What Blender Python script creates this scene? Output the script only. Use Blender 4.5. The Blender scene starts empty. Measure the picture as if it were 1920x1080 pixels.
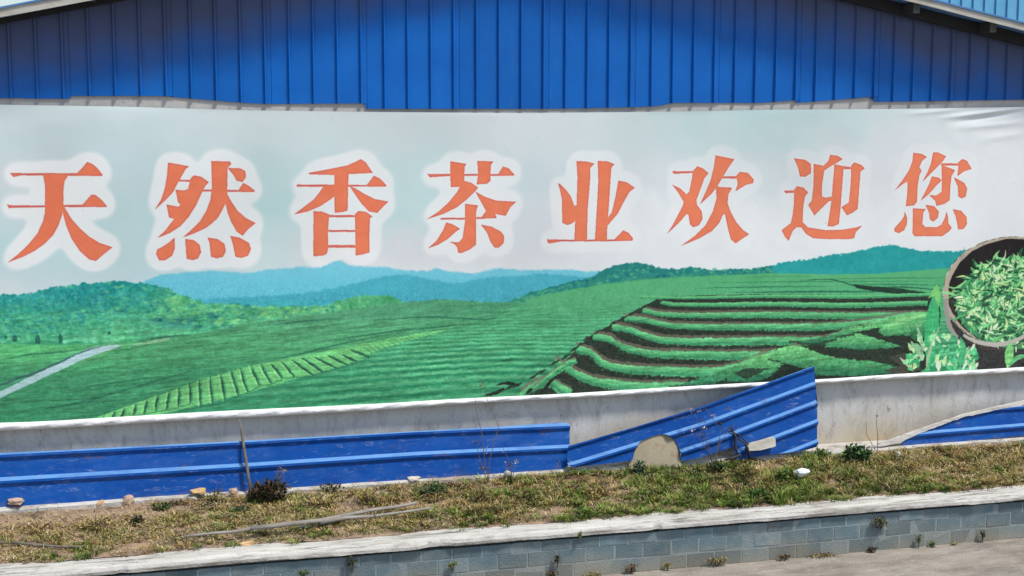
import bpy, bmesh, math, random
import numpy as np
from mathutils import Vector, Matrix

random.seed(7)
rng = np.random.default_rng(11)
S = bpy.context.scene
COL = S.collection

# ------------------------------------------------------------------ camera
F_PX, PITCH, YAW, D, CAM_Z = 2670.0, math.radians(7.3), math.radians(15.0), 12.77, 3.91
cam_data = bpy.data.cameras.new('camera')
cam = bpy.data.objects.new('camera', cam_data); COL.objects.link(cam)
cam_data.sensor_width = 36.0
cam_data.lens = 36.0 * F_PX / 1920.0
cam_data.clip_end = 2000
cam.location = (0, -D, CAM_Z)
cam.rotation_euler = (math.pi / 2 - PITCH, 0, -YAW)
S.camera = cam

# ------------------------------------------------------------------ light
SUN_EL, SUN_AZ = math.radians(61), math.radians(42)      # azimuth measured from -Y towards +X
sdir = Vector((math.cos(SUN_EL) * math.sin(SUN_AZ), -math.cos(SUN_EL) * math.cos(SUN_AZ), math.sin(SUN_EL)))
W = bpy.data.worlds.new('World'); S.world = W; W.use_nodes = True
wn = W.node_tree.nodes; bg = wn['Background']
skyt = wn.new('ShaderNodeTexSky'); skyt.sky_type = 'NISHITA'; skyt.sun_disc = False
skyt.sun_elevation = SUN_EL
skyt.sun_rotation = math.atan2(sdir.x, sdir.y)
skyt.air_density = 1.0; skyt.dust_density = 1.3; skyt.ozone_density = 1.2
W.node_tree.links.new(skyt.outputs[0], bg.inputs[0]); bg.inputs[1].default_value = 0.145
sl = bpy.data.lights.new('sun', 'SUN'); sl.energy = 3.5; sl.angle = math.radians(9); sl.color = (1.0, 0.965, 0.90)
so = bpy.data.objects.new('sun', sl); COL.objects.link(so)
so.rotation_euler = sdir.to_track_quat('Z', 'Y').to_euler(); so.location = (0, -5, 20)
S.view_settings.view_transform = 'Standard'; S.view_settings.look = 'None'
S.view_settings.gamma = 1; S.view_settings.exposure = 0.18; S.view_settings.use_curve_mapping = False
S.render.engine = 'CYCLES'

# ------------------------------------------------------------------ survey helpers: sight lines from the camera station to real planes
cy, sy, cp, sp_ = math.cos(YAW), math.sin(YAW), math.cos(PITCH), math.sin(PITCH)
FW = np.array([sy * cp, cy * cp, -sp_]); RT = np.array([cy, -sy, 0.0]); UP = np.cross(RT, FW)
C0 = np.array([0, -D, CAM_Z])
def ray(x, y): return FW + RT * ((x - 960) / F_PX) - UP * ((y - 540) / F_PX)
def on_wall(x, y, off=0.0):            # vertical plane Y = -off
    d = ray(x, y); return C0 + d * ((-off + D) / d[1])
def on_level(x, y, z):                 # horizontal plane
    d = ray(x, y); return C0 + d * ((z - CAM_Z) / d[2])
def on_lean(x, y, off0, z0, off1, z1): # plane leaning back towards the wall, Y=-off0 at z0 and -off1 at z1
    k = (off1 - off0) / (z1 - z0)      # off = off0 + k (z-z0);  Y + off = 0
    d = ray(x, y)
    t = -(C0[1] + off0 + k * (C0[2] - z0)) / (d[1] + k * d[2])
    return C0 + d * t
def project(p):
    v = np.asarray(p) - C0
    w = v @ FW
    return 960 + F_PX * (v @ RT) / w, 540 - F_PX * (v @ UP) / w

# ------------------------------------------------------------------ object helpers
def tag(o, label=None, cat=None, group=None, kind=None):
    if label: o['label'] = label
    if cat: o['category'] = cat
    if group: o['group'] = group
    if kind: o['kind'] = kind
    return o
def empty(name, loc, label=None, cat=None, group=None):
    o = bpy.data.objects.new(name, None); COL.objects.link(o); o.location = loc
    o.empty_display_size = 0.1
    return tag(o, label, cat, group)
def obj(name, verts, faces, m, parent=None, smooth=False):
    me = bpy.data.meshes.new(name)
    pv = Vector(parent_world(parent)) if parent else Vector((0, 0, 0))
    me.from_pydata([tuple(Vector(v) - pv) for v in verts], [], faces); me.update()
    if m: me.materials.append(m)
    if smooth: me.polygons.foreach_set('use_smooth', [True] * len(me.polygons))
    o = bpy.data.objects.new(name, me); COL.objects.link(o)
    if parent: o.parent = parent
    return o
def parent_world(p):
    v = Vector((0, 0, 0))
    while p is not None:
        v += p.location; p = p.parent
    return v
def box(x0, x1, y0, y1, z0, z1):
    v = [(x0,y0,z0),(x1,y0,z0),(x1,y1,z0),(x0,y1,z0),(x0,y0,z1),(x1,y0,z1),(x1,y1,z1),(x0,y1,z1)]
    f = [(0,3,2,1),(4,5,6,7),(0,1,5,4),(1,2,6,5),(2,3,7,6),(3,0,4,7)]
    return v, f
def join(parts):
    V, Fc = [], []
    for v, f in parts:
        n = len(V); V += list(v); Fc += [tuple(i + n for i in q) for q in f]
    return V, Fc
def tube(pts, radii, n=6):
    V, Fc = [], []
    pts = [Vector(p) for p in pts]
    for i, p in enumerate(pts):
        t = (pts[min(i + 1, len(pts) - 1)] - pts[max(i - 1, 0)]).normalized()
        a = t.cross(Vector((0.13, 0.2, 1)) if abs(t.z) < .9 else Vector((1, .1, 0))).normalized(); b = t.cross(a)
        for k in range(n):
            an = 2 * math.pi * k / n
            V.append(tuple(p + (a * math.cos(an) + b * math.sin(an)) * radii[i]))
    for i in range(len(pts) - 1):
        for k in range(n):
            Fc.append((i*n+k, i*n+(k+1)%n, (i+1)*n+(k+1)%n, (i+1)*n+k))
    Fc.append(tuple(range(n - 1, -1, -1))); Fc.append(tuple((len(pts)-1)*n+k for k in range(n)))
    return V, Fc
def lerp_pts(pts, x):
    return float(np.interp(x, [p[0] for p in pts], [p[1] for p in pts]))

# ------------------------------------------------------------------ materials
def srgb(r, g, b):
    f = lambda c: (c/255/12.92 if c/255 <= .04045 else ((c/255+.055)/1.055)**2.4)
    return (f(r), f(g), f(b), 1)
def mat(name, c1, c2, scale=4.0, rough=0.8, bump=0.0, bscale=60.0, metal=0.0, stretch=(1,1,1), c3=None, s3=1.2, t3=(.55,.7), spec=0.5, detail=6, attr=None, bdist=0.01):
    m = bpy.data.materials.new(name); m.use_nodes = True
    nt = m.node_tree; N = nt.nodes; L = nt.links; b = N['Principled BSDF']
    tc = N.new('ShaderNodeTexCoord'); mp = N.new('ShaderNodeMapping'); mp.inputs['Scale'].default_value = stretch
    geo = N.new('ShaderNodeNewGeometry')
    L.new(geo.outputs['Position'], mp.inputs[0])
    n1 = N.new('ShaderNodeTexNoise'); n1.inputs['Scale'].default_value = scale; n1.inputs['Detail'].default_value = detail; n1.inputs['Roughness'].default_value = .65
    L.new(mp.outputs[0], n1.inputs['Vector'])
    r1 = N.new('ShaderNodeValToRGB'); r1.color_ramp.elements[0].position = .3; r1.color_ramp.elements[1].position = .7
    r1.color_ramp.elements[0].color = c1; r1.color_ramp.elements[1].color = c2
    L.new(n1.outputs[0], r1.inputs[0]); out = r1.outputs[0]
    if c3:
        n3 = N.new('ShaderNodeTexNoise'); n3.inputs['Scale'].default_value = s3; n3.inputs['Detail'].default_value = 8; n3.inputs['Roughness'].default_value = .7
        L.new(mp.outputs[0], n3.inputs['Vector'])
        r3 = N.new('ShaderNodeMapRange'); r3.inputs[1].default_value = t3[0]; r3.inputs[2].default_value = t3[1]
        L.new(n3.outputs[0], r3.inputs[0])
        mx = N.new('ShaderNodeMix'); mx.data_type = 'RGBA'
        L.new(r3.outputs[0], mx.inputs[0]); L.new(out, mx.inputs[6]); mx.inputs[7].default_value = c3; out = mx.outputs[2]
    if attr:
        at = N.new('ShaderNodeAttribute'); at.attribute_name = attr
        mx = N.new('ShaderNodeMix'); mx.data_type = 'RGBA'; mx.blend_type = 'MULTIPLY'; mx.inputs[0].default_value = 1
        L.new(at.outputs['Color'], mx.inputs[6]); L.new(out, mx.inputs[7]); out = mx.outputs[2]
    L.new(out, b.inputs['Base Color'])
    b.inputs['Roughness'].default_value = rough; b.inputs['Metallic'].default_value = metal
    b.inputs['Specular IOR Level'].default_value = spec
    if bump:
        n2 = N.new('ShaderNodeTexNoise'); n2.inputs['Scale'].default_value = bscale; n2.inputs['Detail'].default_value = 5
        L.new(geo.outputs['Position'], n2.inputs['Vector'])
        bp = N.new('ShaderNodeBump'); bp.inputs['Strength'].default_value = bump; bp.inputs['Distance'].default_value = bdist
        L.new(n2.outputs[0], bp.inputs['Height']); L.new(bp.outputs[0], b.inputs['Normal'])
    m['out'] = 1
    return m
def dirt_by_height(m, z0, z1, col, amount=1.0, scale=3.0):
    """soil splashed up a wall: mixes col in below a ragged height"""
    nt = m.node_tree; N = nt.nodes; L = nt.links; b = N['Principled BSDF']
    src = b.inputs['Base Color'].links[0].from_socket
    geo = N.new('ShaderNodeNewGeometry'); sx = N.new('ShaderNodeSeparateXYZ'); L.new(geo.outputs['Position'], sx.inputs[0])
    nz = N.new('ShaderNodeTexNoise'); nz.inputs['Scale'].default_value = scale; nz.inputs['Detail'].default_value = 6; L.new(geo.outputs['Position'], nz.inputs['Vector'])
    ad = N.new('ShaderNodeMath'); ad.operation = 'MULTIPLY_ADD'; ad.inputs[1].default_value = -(z1 - z0) * 1.6; L.new(nz.outputs[0], ad.inputs[0]); L.new(sx.outputs[2], ad.inputs[2])
    mr = N.new('ShaderNodeMapRange'); mr.inputs[1].default_value = z0 - (z1 - z0) * .8; mr.inputs[2].default_value = z1 - (z1 - z0) * .8; mr.inputs[3].default_value = amount; mr.inputs[4].default_value = 0
    L.new(ad.outputs[0], mr.inputs[0])
    mx = N.new('ShaderNodeMix'); mx.data_type = 'RGBA'; L.new(mr.outputs[0], mx.inputs[0]); L.new(src, mx.inputs[6]); mx.inputs[7].default_value = col
    L.new(mx.outputs[2], b.inputs['Base Color'])

M = {}
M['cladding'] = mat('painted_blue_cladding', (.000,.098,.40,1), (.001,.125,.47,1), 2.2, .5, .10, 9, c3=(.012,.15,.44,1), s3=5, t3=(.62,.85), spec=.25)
M['sheet'] = mat('blue_roof_sheet', (.000,.046,.25,1), (.000,.072,.32,1), 2.2, .40, .12, 14, c3=(.03,.10,.34,1), s3=3.5, t3=(.55,.80), spec=.2)
M['concrete'] = mat('grey_rendered_concrete', (.49,.48,.46,1), (.60,.59,.565,1), 2.0, .92, .25, 40, c3=(.36,.35,.33,1), s3=2.6, t3=(.52,.78), stretch=(1,1,.55))
dirt_by_height(M['concrete'], .48, .92, (.46,.365,.22,1), .9, 1.4)
M['lime'] = mat('white_cement', (.44,.415,.375,1), (.60,.575,.53,1), 7, .95, .35, 70, c3=(.22,.20,.165,1), s3=6, t3=(.50,.70), stretch=(.20,1.4,3.2), bdist=.02)
M['ledge'] = mat('pale_cement_ledge', (.42,.40,.36,1), (.60,.58,.54,1), 8, .95, .8, 55, c3=(.26,.20,.13,1), s3=5, t3=(.50,.66), stretch=(.6,1,2))
M['beam'] = mat('grey_cement_beam', (.42,.40,.37,1), (.52,.50,.47,1), 6, .9, .3, 40, c3=(.30,.28,.26,1), s3=6)
M['brick'] = mat('blue_grey_block', (.095,.145,.165,1), (.14,.19,.205,1), 5, .93, .5, 70, c3=(.21,.24,.235,1), s3=2.6, t3=(.48,.72))
dirt_by_height(M['brick'], -.17, .06, (.24,.22,.165,1), .85, 2.5)
M['mortar'] = mat('pale_mortar', (.155,.20,.215,1), (.28,.32,.325,1), 4, .95, .5, 60)
dirt_by_height(M['mortar'], -.17, .06, (.26,.24,.18,1), .85, 2.5)
M['road'] = mat('dusty_concrete_road', (.23,.195,.155,1), (.36,.32,.27,1), 1.9, .95, .8, 60, c3=(.16,.135,.11,1), s3=2.2, t3=(.48,.70), stretch=(.7,1.6,1))
M['soil'] = mat('dry_soil', (.22,.145,.09,1), (.38,.265,.18,1), 6, 1.0, 1.0, 35, c3=(.07,.05,.03,1), s3=5, t3=(.48,.66), bdist=.03)
M['fascia'] = mat('weathered_fascia', (.36,.34,.28,1), (.50,.48,.42,1), 8, .8, .2, 30, stretch=(.5,1,1))
M['dark'] = mat('dark_steel', (.006,.006,.007,1), (.012,.012,.012,1), 6, .8)
M['purlin'] = mat('galvanised_purlin', (.025,.025,.020,1), (.05,.048,.04,1), 12, .7)
M['rooftrim'] = mat('blue_roof_edge', (.05,.15,.35,1), (.09,.22,.45,1), 6, .5)
M['wood'] = mat('weathered_wood', (.17,.15,.125,1), (.34,.31,.27,1), 25, .95, .5, 90, stretch=(.2,1,1))
M['bark'] = mat('stick_bark', (.10,.08,.06,1), (.20,.17,.13,1), 20, .95, .5, 90)
M['palewood'] = mat('bleached_board', (.33,.30,.25,1), (.52,.49,.42,1), 14, .9, .5, 60, stretch=(.3,1,1))
M['blackrag'] = mat('black_rubber_scrap', (.008,.008,.012,1), (.03,.025,.03,1), 12, .7)
M['stone_pink'] = mat('pink_stone', (.40,.27,.19,1), (.52,.38,.28,1), 14, .95, .6, 50)
M['stone_orange'] = mat('orange_stone', (.42,.25,.09,1), (.60,.42,.22,1), 14, .95, .6, 50)
M['stone_cream'] = mat('cream_stone', (.46,.40,.30,1), (.62,.57,.47,1), 14, .95, .6, 50)
M['slab'] = mat('tan_concrete', (.30,.25,.165,1), (.38,.325,.23,1), 5, .95, .4, 50, c3=(.26,.19,.11,1), s3=7)
M['litter'] = mat('white_litter', (.66,.68,.72,1), (.80,.82,.85,1), 14, .5)
M['hem'] = mat('white_banner_hem', (.66,.655,.65,1), (.82,.815,.81,1), 9, .6, .6, 12, c3=(.45,.43,.42,1), s3=6, t3=(.62,.8), stretch=(.35,1,1), bdist=.03)
M['nblue'] = mat('neighbour_pale_blue_sheet', (.10,.34,.52,1), (.15,.42,.60,1), 3, .5)
M['leaf'] = mat('leaf', (.9,.9,.9,1), (1.1,1.1,1.1,1), 30, .75, attr='Col', spec=.2)
M['stem'] = mat('dry_stem', (.09,.065,.05,1), (.16,.12,.09,1), 30, .9)

def add_painted_highlight(m, col, amount):
    """painted highlight: mixes a paler colour into faces turned upwards"""
    nt = m.node_tree; N = nt.nodes; L = nt.links; b = N['Principled BSDF']
    src = b.inputs['Base Color'].links[0].from_socket
    geo = N.new('ShaderNodeNewGeometry'); sx = N.new('ShaderNodeSeparateXYZ'); L.new(geo.outputs['True Normal'], sx.inputs[0])
    mr = N.new('ShaderNodeMapRange'); mr.inputs[1].default_value = .38; mr.inputs[2].default_value = .58; mr.inputs[4].default_value = amount; L.new(sx.outputs[2], mr.inputs[0])
    mx = N.new('ShaderNodeMix'); mx.data_type = 'RGBA'; L.new(mr.outputs[0], mx.inputs[0]); L.new(src, mx.inputs[6]); mx.inputs[7].default_value = col
    L.new(mx.outputs[2], b.inputs['Base Color'])
def scuffs(m, col, scale, lo, hi, stretch, amount=1.0, rough=None):
    """scratches and patches of wear of their own shape"""
    nt = m.node_tree; N = nt.nodes; L = nt.links; b = N['Principled BSDF']
    src = b.inputs['Base Color'].links[0].from_socket
    geo = N.new('ShaderNodeNewGeometry'); mp = N.new('ShaderNodeMapping'); mp.inputs['Scale'].default_value = stretch; L.new(geo.outputs['Position'], mp.inputs[0])
    nz = N.new('ShaderNodeTexNoise'); nz.inputs['Scale'].default_value = scale; nz.inputs['Detail'].default_value = 9; nz.inputs['Roughness'].default_value = .78; nz.inputs['Distortion'].default_value = .6; L.new(mp.outputs[0], nz.inputs['Vector'])
    mr = N.new('ShaderNodeMapRange'); mr.inputs[1].default_value = lo; mr.inputs[2].default_value = hi; mr.inputs[4].default_value = amount; L.new(nz.outputs[0], mr.inputs[0])
    mx = N.new('ShaderNodeMix'); mx.data_type = 'RGBA'; L.new(mr.outputs[0], mx.inputs[0]); L.new(src, mx.inputs[6]); mx.inputs[7].default_value = col
    L.new(mx.outputs[2], b.inputs['Base Color'])
add_painted_highlight(M['sheet'], (.16,.36,.64,1), .68)  # pale blue highlight painted on the upper rib faces
scuffs(M['sheet'], (.03,.10,.34,1), 3, .48, .66, (.5,1,2.2), .55)
scuffs(M['sheet'], (.24,.30,.42,1), 16, .565, .66, (.5,1,1.8), .5)
scuffs(M['sheet'], (.14,.085,.045,1), 6, .61, .66, (.7,1,2.2), .8)
dirt_by_height(M['sheet'], .42, .54, (.16,.13,.11,1), .7, 6)
scuffs(M['cladding'], (.05,.18,.44,1), 3.5, .58, .78, (2.5,1,.35), .55)
scuffs(M['cladding'], (.14,.20,.36,1), 22, .66, .74, (1.2,1,.8), .6)
scuffs(M['concrete'], (.26,.25,.235,1), 4, .50, .66, (1.6,1,.6), .65)
scuffs(M['concrete'], (.12,.115,.10,1), 11, .585, .65, (1.5,1,.6), .7)
scuffs(M['ledge'], (.15,.125,.09,1), 9, .51, .62, (.4,1.5,2.5), .8)
scuffs(M['brick'], (.30,.33,.32,1), 9, .62, .74, (.7,1,1.8), .5)
scuffs(M['road'], (.12,.10,.085,1), 3, .50, .64, (.5,1.6,1), .6)
scuffs(M['road'], (.50,.46,.40,1), 12, .57, .64, (.8,1.2,1), .5)
scuffs(M['brick'], (.06,.075,.07,1), 2.0, .62, .78, (1,1,.6), .6)
scuffs(M['lime'], (.07,.06,.05,1), 10, .545, .60, (.14,2.5,6), .85)
scuffs(M['lime'], (.17,.15,.12,1), 5, .53, .66, (.8,1.5,3), .6)

def per_object_tone(m, lo, hi):
    nt = m.node_tree; N = nt.nodes; L = nt.links; b = N['Principled BSDF']
    src = b.inputs['Base Color'].links[0].from_socket
    oi = N.new('ShaderNodeObjectInfo'); mr = N.new('ShaderNodeMapRange'); mr.inputs[3].default_value = lo; mr.inputs[4].default_value = hi; L.new(oi.outputs['Random'], mr.inputs[0])
    vm = N.new('ShaderNodeVectorMath'); vm.operation = 'SCALE'; L.new(src, vm.inputs[0]); L.new(mr.outputs[0], vm.inputs['Scale']); L.new(vm.outputs[0], b.inputs['Base Color'])
per_object_tone(M['brick'], .80, 1.22)
per_object_tone(M['cladding'], .93, 1.06)
# ------------------------------------------------------------------ setting
XL, XR = -4.6, 13.4
RZ = -.155
def wave(x, seed, amp, freqs=(1.3, 3.1, 7.7)):
    return amp * sum(math.sin(x*f + seed*1.7*(i+1)) / (i+1) for i, f in enumerate(freqs))
def hashn(i, j, k=0):
    v = math.sin(i*127.1 + j*311.7 + k*74.7) * 43758.5453; return v - math.floor(v) - .5

v, f = [(-150,-150,RZ),(150,-150,RZ),(150,150,RZ),(-150,150,RZ)], [(0,1,2,3)]
tag(obj('road', v, f, M['road']), kind='structure')

# soil of the verge between the building's ledge and the retaining wall
OB, OF = .27, 1.20
def ground_z(off, x):
    t = (off - OB) / (OF - OB)
    return .478 - .170 * t + .022*math.sin(math.pi*min(max(t,0),1))*(1+math.sin(x*2.1)) + wave(x + off*3, 2, .006, (3.3, 7.9, 17.1))
nx, ny = 420, 26
V = []; Fc = []
for i in range(nx):
    x = XL + (XR - XL) * i / (nx - 1)
    for j in range(ny):
        off = OB - .06 + (OF + .03 - OB + .06) * j / (ny - 1)
        V.append((x, -off, ground_z(off, x) + hashn(i, j) * .012))
for i in range(nx - 1):
    for j in range(ny - 1):
        a = i * ny + j; Fc.append((a, a+1, a+ny+1, a+ny))
tag(obj('verge_soil', V, Fc, M['soil'], smooth=True), kind='structure')

def rough_beam(name, x0, x1, profile, m, amp, step=.035, parent=None, seed=0, chips=()):
    n = int((x1 - x0) / step) + 1; k = len(profile); V, Fc = [], []
    for i in range(n):
        x = x0 + (x1 - x0) * i / (n - 1)
        for j, (off, z, a) in enumerate(profile):
            c = 0
            for cx, cw, cd in chips:
                if abs(x - cx) < cw and j >= 3: c = cd * (1 - ((x - cx) / cw)**2)
            V.append((x, -(off + a*amp*(wave(x, seed + j*.2, .7, (2.3, 6.1, 15.0, 33.0)) + hashn(i//2, j, seed)*.22 + (.55*max(0, math.sin(x*9+j*.4)*math.sin(x*4.3+1)*math.sin(x*23) ))*(1 if seed == 4 else .5)) - c), z + a*amp*.45*(wave(x, seed + 3, .6, (3.1, 9.0, 21.0)) + hashn(i//2, j, seed+5)*.3) ))
    for i in range(n - 1):
        for j in range(k):
            a = i*k + j; b2 = i*k + (j+1) % k; Fc.append((a, b2, b2 + k, a + k))
    Fc.append(tuple(range(k-1, -1, -1))); Fc.append(tuple((n-1)*k + j for j in range(k)))
    return obj(name, V, Fc, m, parent)

# retaining wall: coping, blocks, mortar core
rw = empty('retaining_wall', (4, -1.3, 0), 'low retaining wall of blue grey blocks under a rough white cement coping', 'wall')
rough_beam('coping', XL, XR, [(1.10,.20,0),(1.13,.296,.6),(1.20,.306,.8),(1.28,.302,.5),(1.36,.293,.4),(1.402,.281,.45),(1.416,.255,.5),(1.414,.228,.6),(1.375,.219,.3),(1.34,.20,0)],
           M['lime'], .016, step=.016, parent=rw, seed=4, chips=[(on_level(828,1030,.26)[0], .16, .035), (on_level(1230,985,.26)[0], .05, .02), (on_level(228,1072,.26)[0], .05, .02)])
v, f = box(XL, XR, -1.3735, -1.12, -.3, .190); obj('mortar_core', v, f, M['mortar'], rw)
bw, bh, jt = .249, .121, .014
bv, bf = box(-bw/2, bw/2, -.010, .010, -bh/2, bh/2)
bmesh_src = bpy.data.meshes.new('brick'); bm = bmesh.new()
for q in bv: bm.verts.new(q)
bm.verts.ensure_lookup_table()
for q in bf: bm.faces.new([bm.verts[i] for i in q])
bmesh.ops.bevel(bm, geom=bm.edges[:], offset=.0022, segments=1, affect='EDGES'); bm.to_mesh(bmesh_src); bm.free()
bmesh_src.materials.append(M['brick'])
bmesh_top = bmesh_src.copy()
for q in bmesh_top.vertices: q.co.z *= .084/bh
for r in range(3):
    z = (.112 + .084/2) if r == 0 else .105 - bh/2 - (r-1)*(bh + jt); x = -2.6 + (.125 if r % 2 else 0) + r*.013
    while x < 11.6:
        o = bpy.data.objects.new('brick', bmesh_src if r else bmesh_top); COL.objects.link(o); o.parent = rw
        o.location = Vector((x, -1.366 + random.uniform(-.002, .0025), z + random.uniform(-.002, .002))) - rw.location
        o.rotation_euler = (random.uniform(-.008,.008), random.uniform(-.008,.008), random.uniform(-.01,.01))
        x += bw + jt

# the ledge the blue sheets stand on
led = rough_beam('concrete_ledge', XL, XR, [(-.02,.30,0),(-.02,.520,0),(.12,.523,.3),(.22,.521,.4),(.285,.515,.5),(.300,.500,.6),(.298,.45,.8),(.29,.35,0)], M['ledge'], .012, .02, seed=9)
tag(led, kind='structure')

# ------------------------------------------------------------------ the factory building
def eave_painted_shade(m, col):  # eave shade painted into the colour, greyer and darker towards the roof line
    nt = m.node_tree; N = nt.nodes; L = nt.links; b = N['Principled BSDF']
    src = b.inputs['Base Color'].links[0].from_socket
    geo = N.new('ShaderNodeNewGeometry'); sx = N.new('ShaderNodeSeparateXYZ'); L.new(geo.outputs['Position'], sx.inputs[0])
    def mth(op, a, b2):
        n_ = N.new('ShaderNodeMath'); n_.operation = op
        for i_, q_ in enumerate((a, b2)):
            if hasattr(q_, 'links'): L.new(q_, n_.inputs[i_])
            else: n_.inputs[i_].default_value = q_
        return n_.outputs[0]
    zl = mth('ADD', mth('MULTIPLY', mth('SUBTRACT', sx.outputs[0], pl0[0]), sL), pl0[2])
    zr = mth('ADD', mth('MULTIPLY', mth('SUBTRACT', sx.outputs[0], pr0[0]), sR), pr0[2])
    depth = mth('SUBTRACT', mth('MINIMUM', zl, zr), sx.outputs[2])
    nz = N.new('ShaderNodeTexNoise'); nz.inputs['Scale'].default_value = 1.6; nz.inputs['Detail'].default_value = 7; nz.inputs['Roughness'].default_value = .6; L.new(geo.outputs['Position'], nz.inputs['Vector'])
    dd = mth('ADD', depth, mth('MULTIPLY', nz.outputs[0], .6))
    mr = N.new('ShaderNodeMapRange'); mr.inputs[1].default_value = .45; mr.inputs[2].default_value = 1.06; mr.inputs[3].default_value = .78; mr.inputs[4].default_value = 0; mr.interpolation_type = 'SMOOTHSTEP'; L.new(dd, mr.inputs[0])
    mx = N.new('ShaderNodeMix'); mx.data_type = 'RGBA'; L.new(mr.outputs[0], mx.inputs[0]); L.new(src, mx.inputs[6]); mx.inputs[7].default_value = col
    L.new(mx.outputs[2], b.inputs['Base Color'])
PIT = .21
XR0 = on_wall(18, 110, .06)[0]; PIT = (on_wall(1889, 110, .06)[0] - XR0) / 45
fb = empty('factory_building', (4, 0, 0), 'blue ribbed metal gable shed on a grey concrete base wall', 'building')
v, f = box(XL, XR, 0, .22, .2, 3.88); obj('base_wall', v, f, M['concrete'], fb)
rough_beam('wall_beam', XL, XR, [(-.05,3.80,0),(.015,3.81,0),(.036,3.83,.15),(.036,3.965,.25),(.030,4.00,.4),(-.05,4.02,0)], M['beam'], .012, .06, fb, 7)
RO = .38                                             # overhang of the roof edge
pl0, pl1 = on_wall(0, 33, RO), on_wall(172, 0, RO)
pr0, pr1 = on_wall(1730, 9, RO), on_wall(1920, 57, RO)
sL = (pl1[2]-pl0[2])/(pl1[0]-pl0[0]); sR = (pr1[2]-pr0[2])/(pr1[0]-pr0[0])
XA = (pr0[2] - sR*pr0[0] - pl0[2] + sL*pl0[0]) / (sL - sR)
def roof_z(x): return pl0[2] + sL*(x - pl0[0]) if x < XA else pr0[2] + sR*(x - pr0[0])
print('roof slopes', sL, sR, 'apex', XA, roof_z(XA), 'pitch', PIT)
eave_painted_shade(M['cladding'], (.078,.072,.092,1))  # painted shade tone under the roof edge
BOT = [(0,184),(44,184),(46,185),(124,185),(126,180),(310,180),(325,182),(456,193),(500,195),(682,194),(684,204),(1020,204),(1100,203),(1185,201),(1232,199),(1264,193),(1430,193),(1492,188),(1494,193),(1560,188),(1638,181),(1640,191),(1720,190),(1920,187),(2300,186)]
def clad_bottom(X):
    x, _ = project((X, -.06, 3.95)); x = max(-5, min(2200, x))
    return on_wall(x, lerp_pts(BOT, x), .06)[2]
def rib_profile(X):                                   # offset proud of the pan
    t = ((X - XR0 + PIT/2) % PIT) - PIT/2
    a = abs(t)
    return .025 if a <= .0065 else (.0 if a >= .018 else .025*(.018 - a)/.0115)
k0 = int((XL - XR0) / PIT) - 2; 
k = 2 - 4*8
while XR0 + k*PIT < XR:
    xa, xb = XR0 + k*PIT - .030, XR0 + (k+4)*PIT + .0295 + .020
    if xb > XL:
        xs = [xa]
        for q in range(k, k + 5):
            c = XR0 + q*PIT
            for d in (-.018, -.0065, .0065, .018): xs.append(c + d)
            if q == k: xs += [c + .049, c + .053, c + .058, c + .062]
            if q < k+4: xs += [c + PIT*.3, c + PIT*.31, c + PIT*.7, c+PIT*.71]
        xs = sorted(set([round(a, 5) for a in xs if xa <= a <= xb] + [round(xb, 5)]))
        V, Fc = [], []; nz_ = 14; dz = random.uniform(-.004, .004)
        for i, X in enumerate(xs):
            # each pan reads its own bottom height, seams step cleanly
            Xq = min(max(X, xa + .035), xb - .055)
            zb, zt = clad_bottom(Xq), roof_z(X) - .004
            off = .048 + rib_profile(X) + .005 * (X - xa) / (xb - xa) + (.006 if abs(X - XR0 - k*PIT - .0555) < .004 else 0)
            for j in range(nz_):
                t = j / (nz_ - 1)
                V.append((X, -(off + .0016*math.sin(X*3 + t*5) + .0012*math.sin(t*17 + k)), zb + (zt - zb)*t))
            V.append((X, -off + .003, zb + .0005))
        m_ = nz_ + 1
        for i in range(len(xs) - 1):
            for j in range(nz_ - 1):
                a = i*m_ + j; Fc.append((a, a+m_, a+m_+1, a+1))
            a = i*m_; Fc.append((a, a+nz_, a+m_+nz_, a+m_))
        # lip of the overlapping side edge
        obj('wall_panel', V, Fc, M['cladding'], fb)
    k += 4
# roof: fascia boards, sheet, edge trim, rafters, purlins
def strip(name, xa, xb, o0, o1, dz0, dz1, m, n=30, wob=.0, parent=fb):
    V, Fc = [], []
    for i in range(n + 1):
        x = xa + (xb - xa)*i/n; z = roof_z(x) if (x - XA)*(xa + xb - 2*XA) > 0 or abs(x-XA) < 1e-6 else roof_z(XA)
        w_ = wave(x, 3, wob, (3, 8, 19))
        V += [(x,-o0,z+dz0),(x,-o1,z+dz0+w_),(x,-o1,z+dz1+w_*.5),(x,-o0,z+dz1)]
    for i in range(n):
        a = i*4
        for j in range(4): b2 = (j+1) % 4; Fc.append((a+j, a+b2, a+b2+4, a+j+4))
    Fc += [(3,2,1,0), (n*4, n*4+1, n*4+2, n*4+3)]
    return obj(name, V, Fc, m, parent)
for xa, xb, hf in ((XL, XA, .068), (XA, XR, .060)):
    strip('fascia', xa, xb, RO - .018, RO, 0, hf, M['fascia'], wob=.003)
    strip('roof_edge_trim', xa, xb, RO - .05, RO + .012, hf + .002, hf + .018, M['rooftrim'])
    strip('roof_sheet', xa, xb, -7.0, RO - .02, .012, .05, M['rooftrim'])
    strip('rafter', xa, xb, .085, .16, -.10 if xa == XA else -.035, .010, M['dark'])
xs_p = on_wall(1722, 15, RO)[0]; dp = (on_wall(1866, 50, RO)[0] - xs_p)
x = xs_p - dp*14
while x < XR - .1:
    if abs(x - XA) > .1:
        z = roof_z(x); low = .085 if x > XA else .0
        v, f = box(x - .035, x + .035, -(RO - .03), 1.5, z - low - .001, z + .008); obj('purlin', v, f, M['purlin'], fb)
    x += dp
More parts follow.
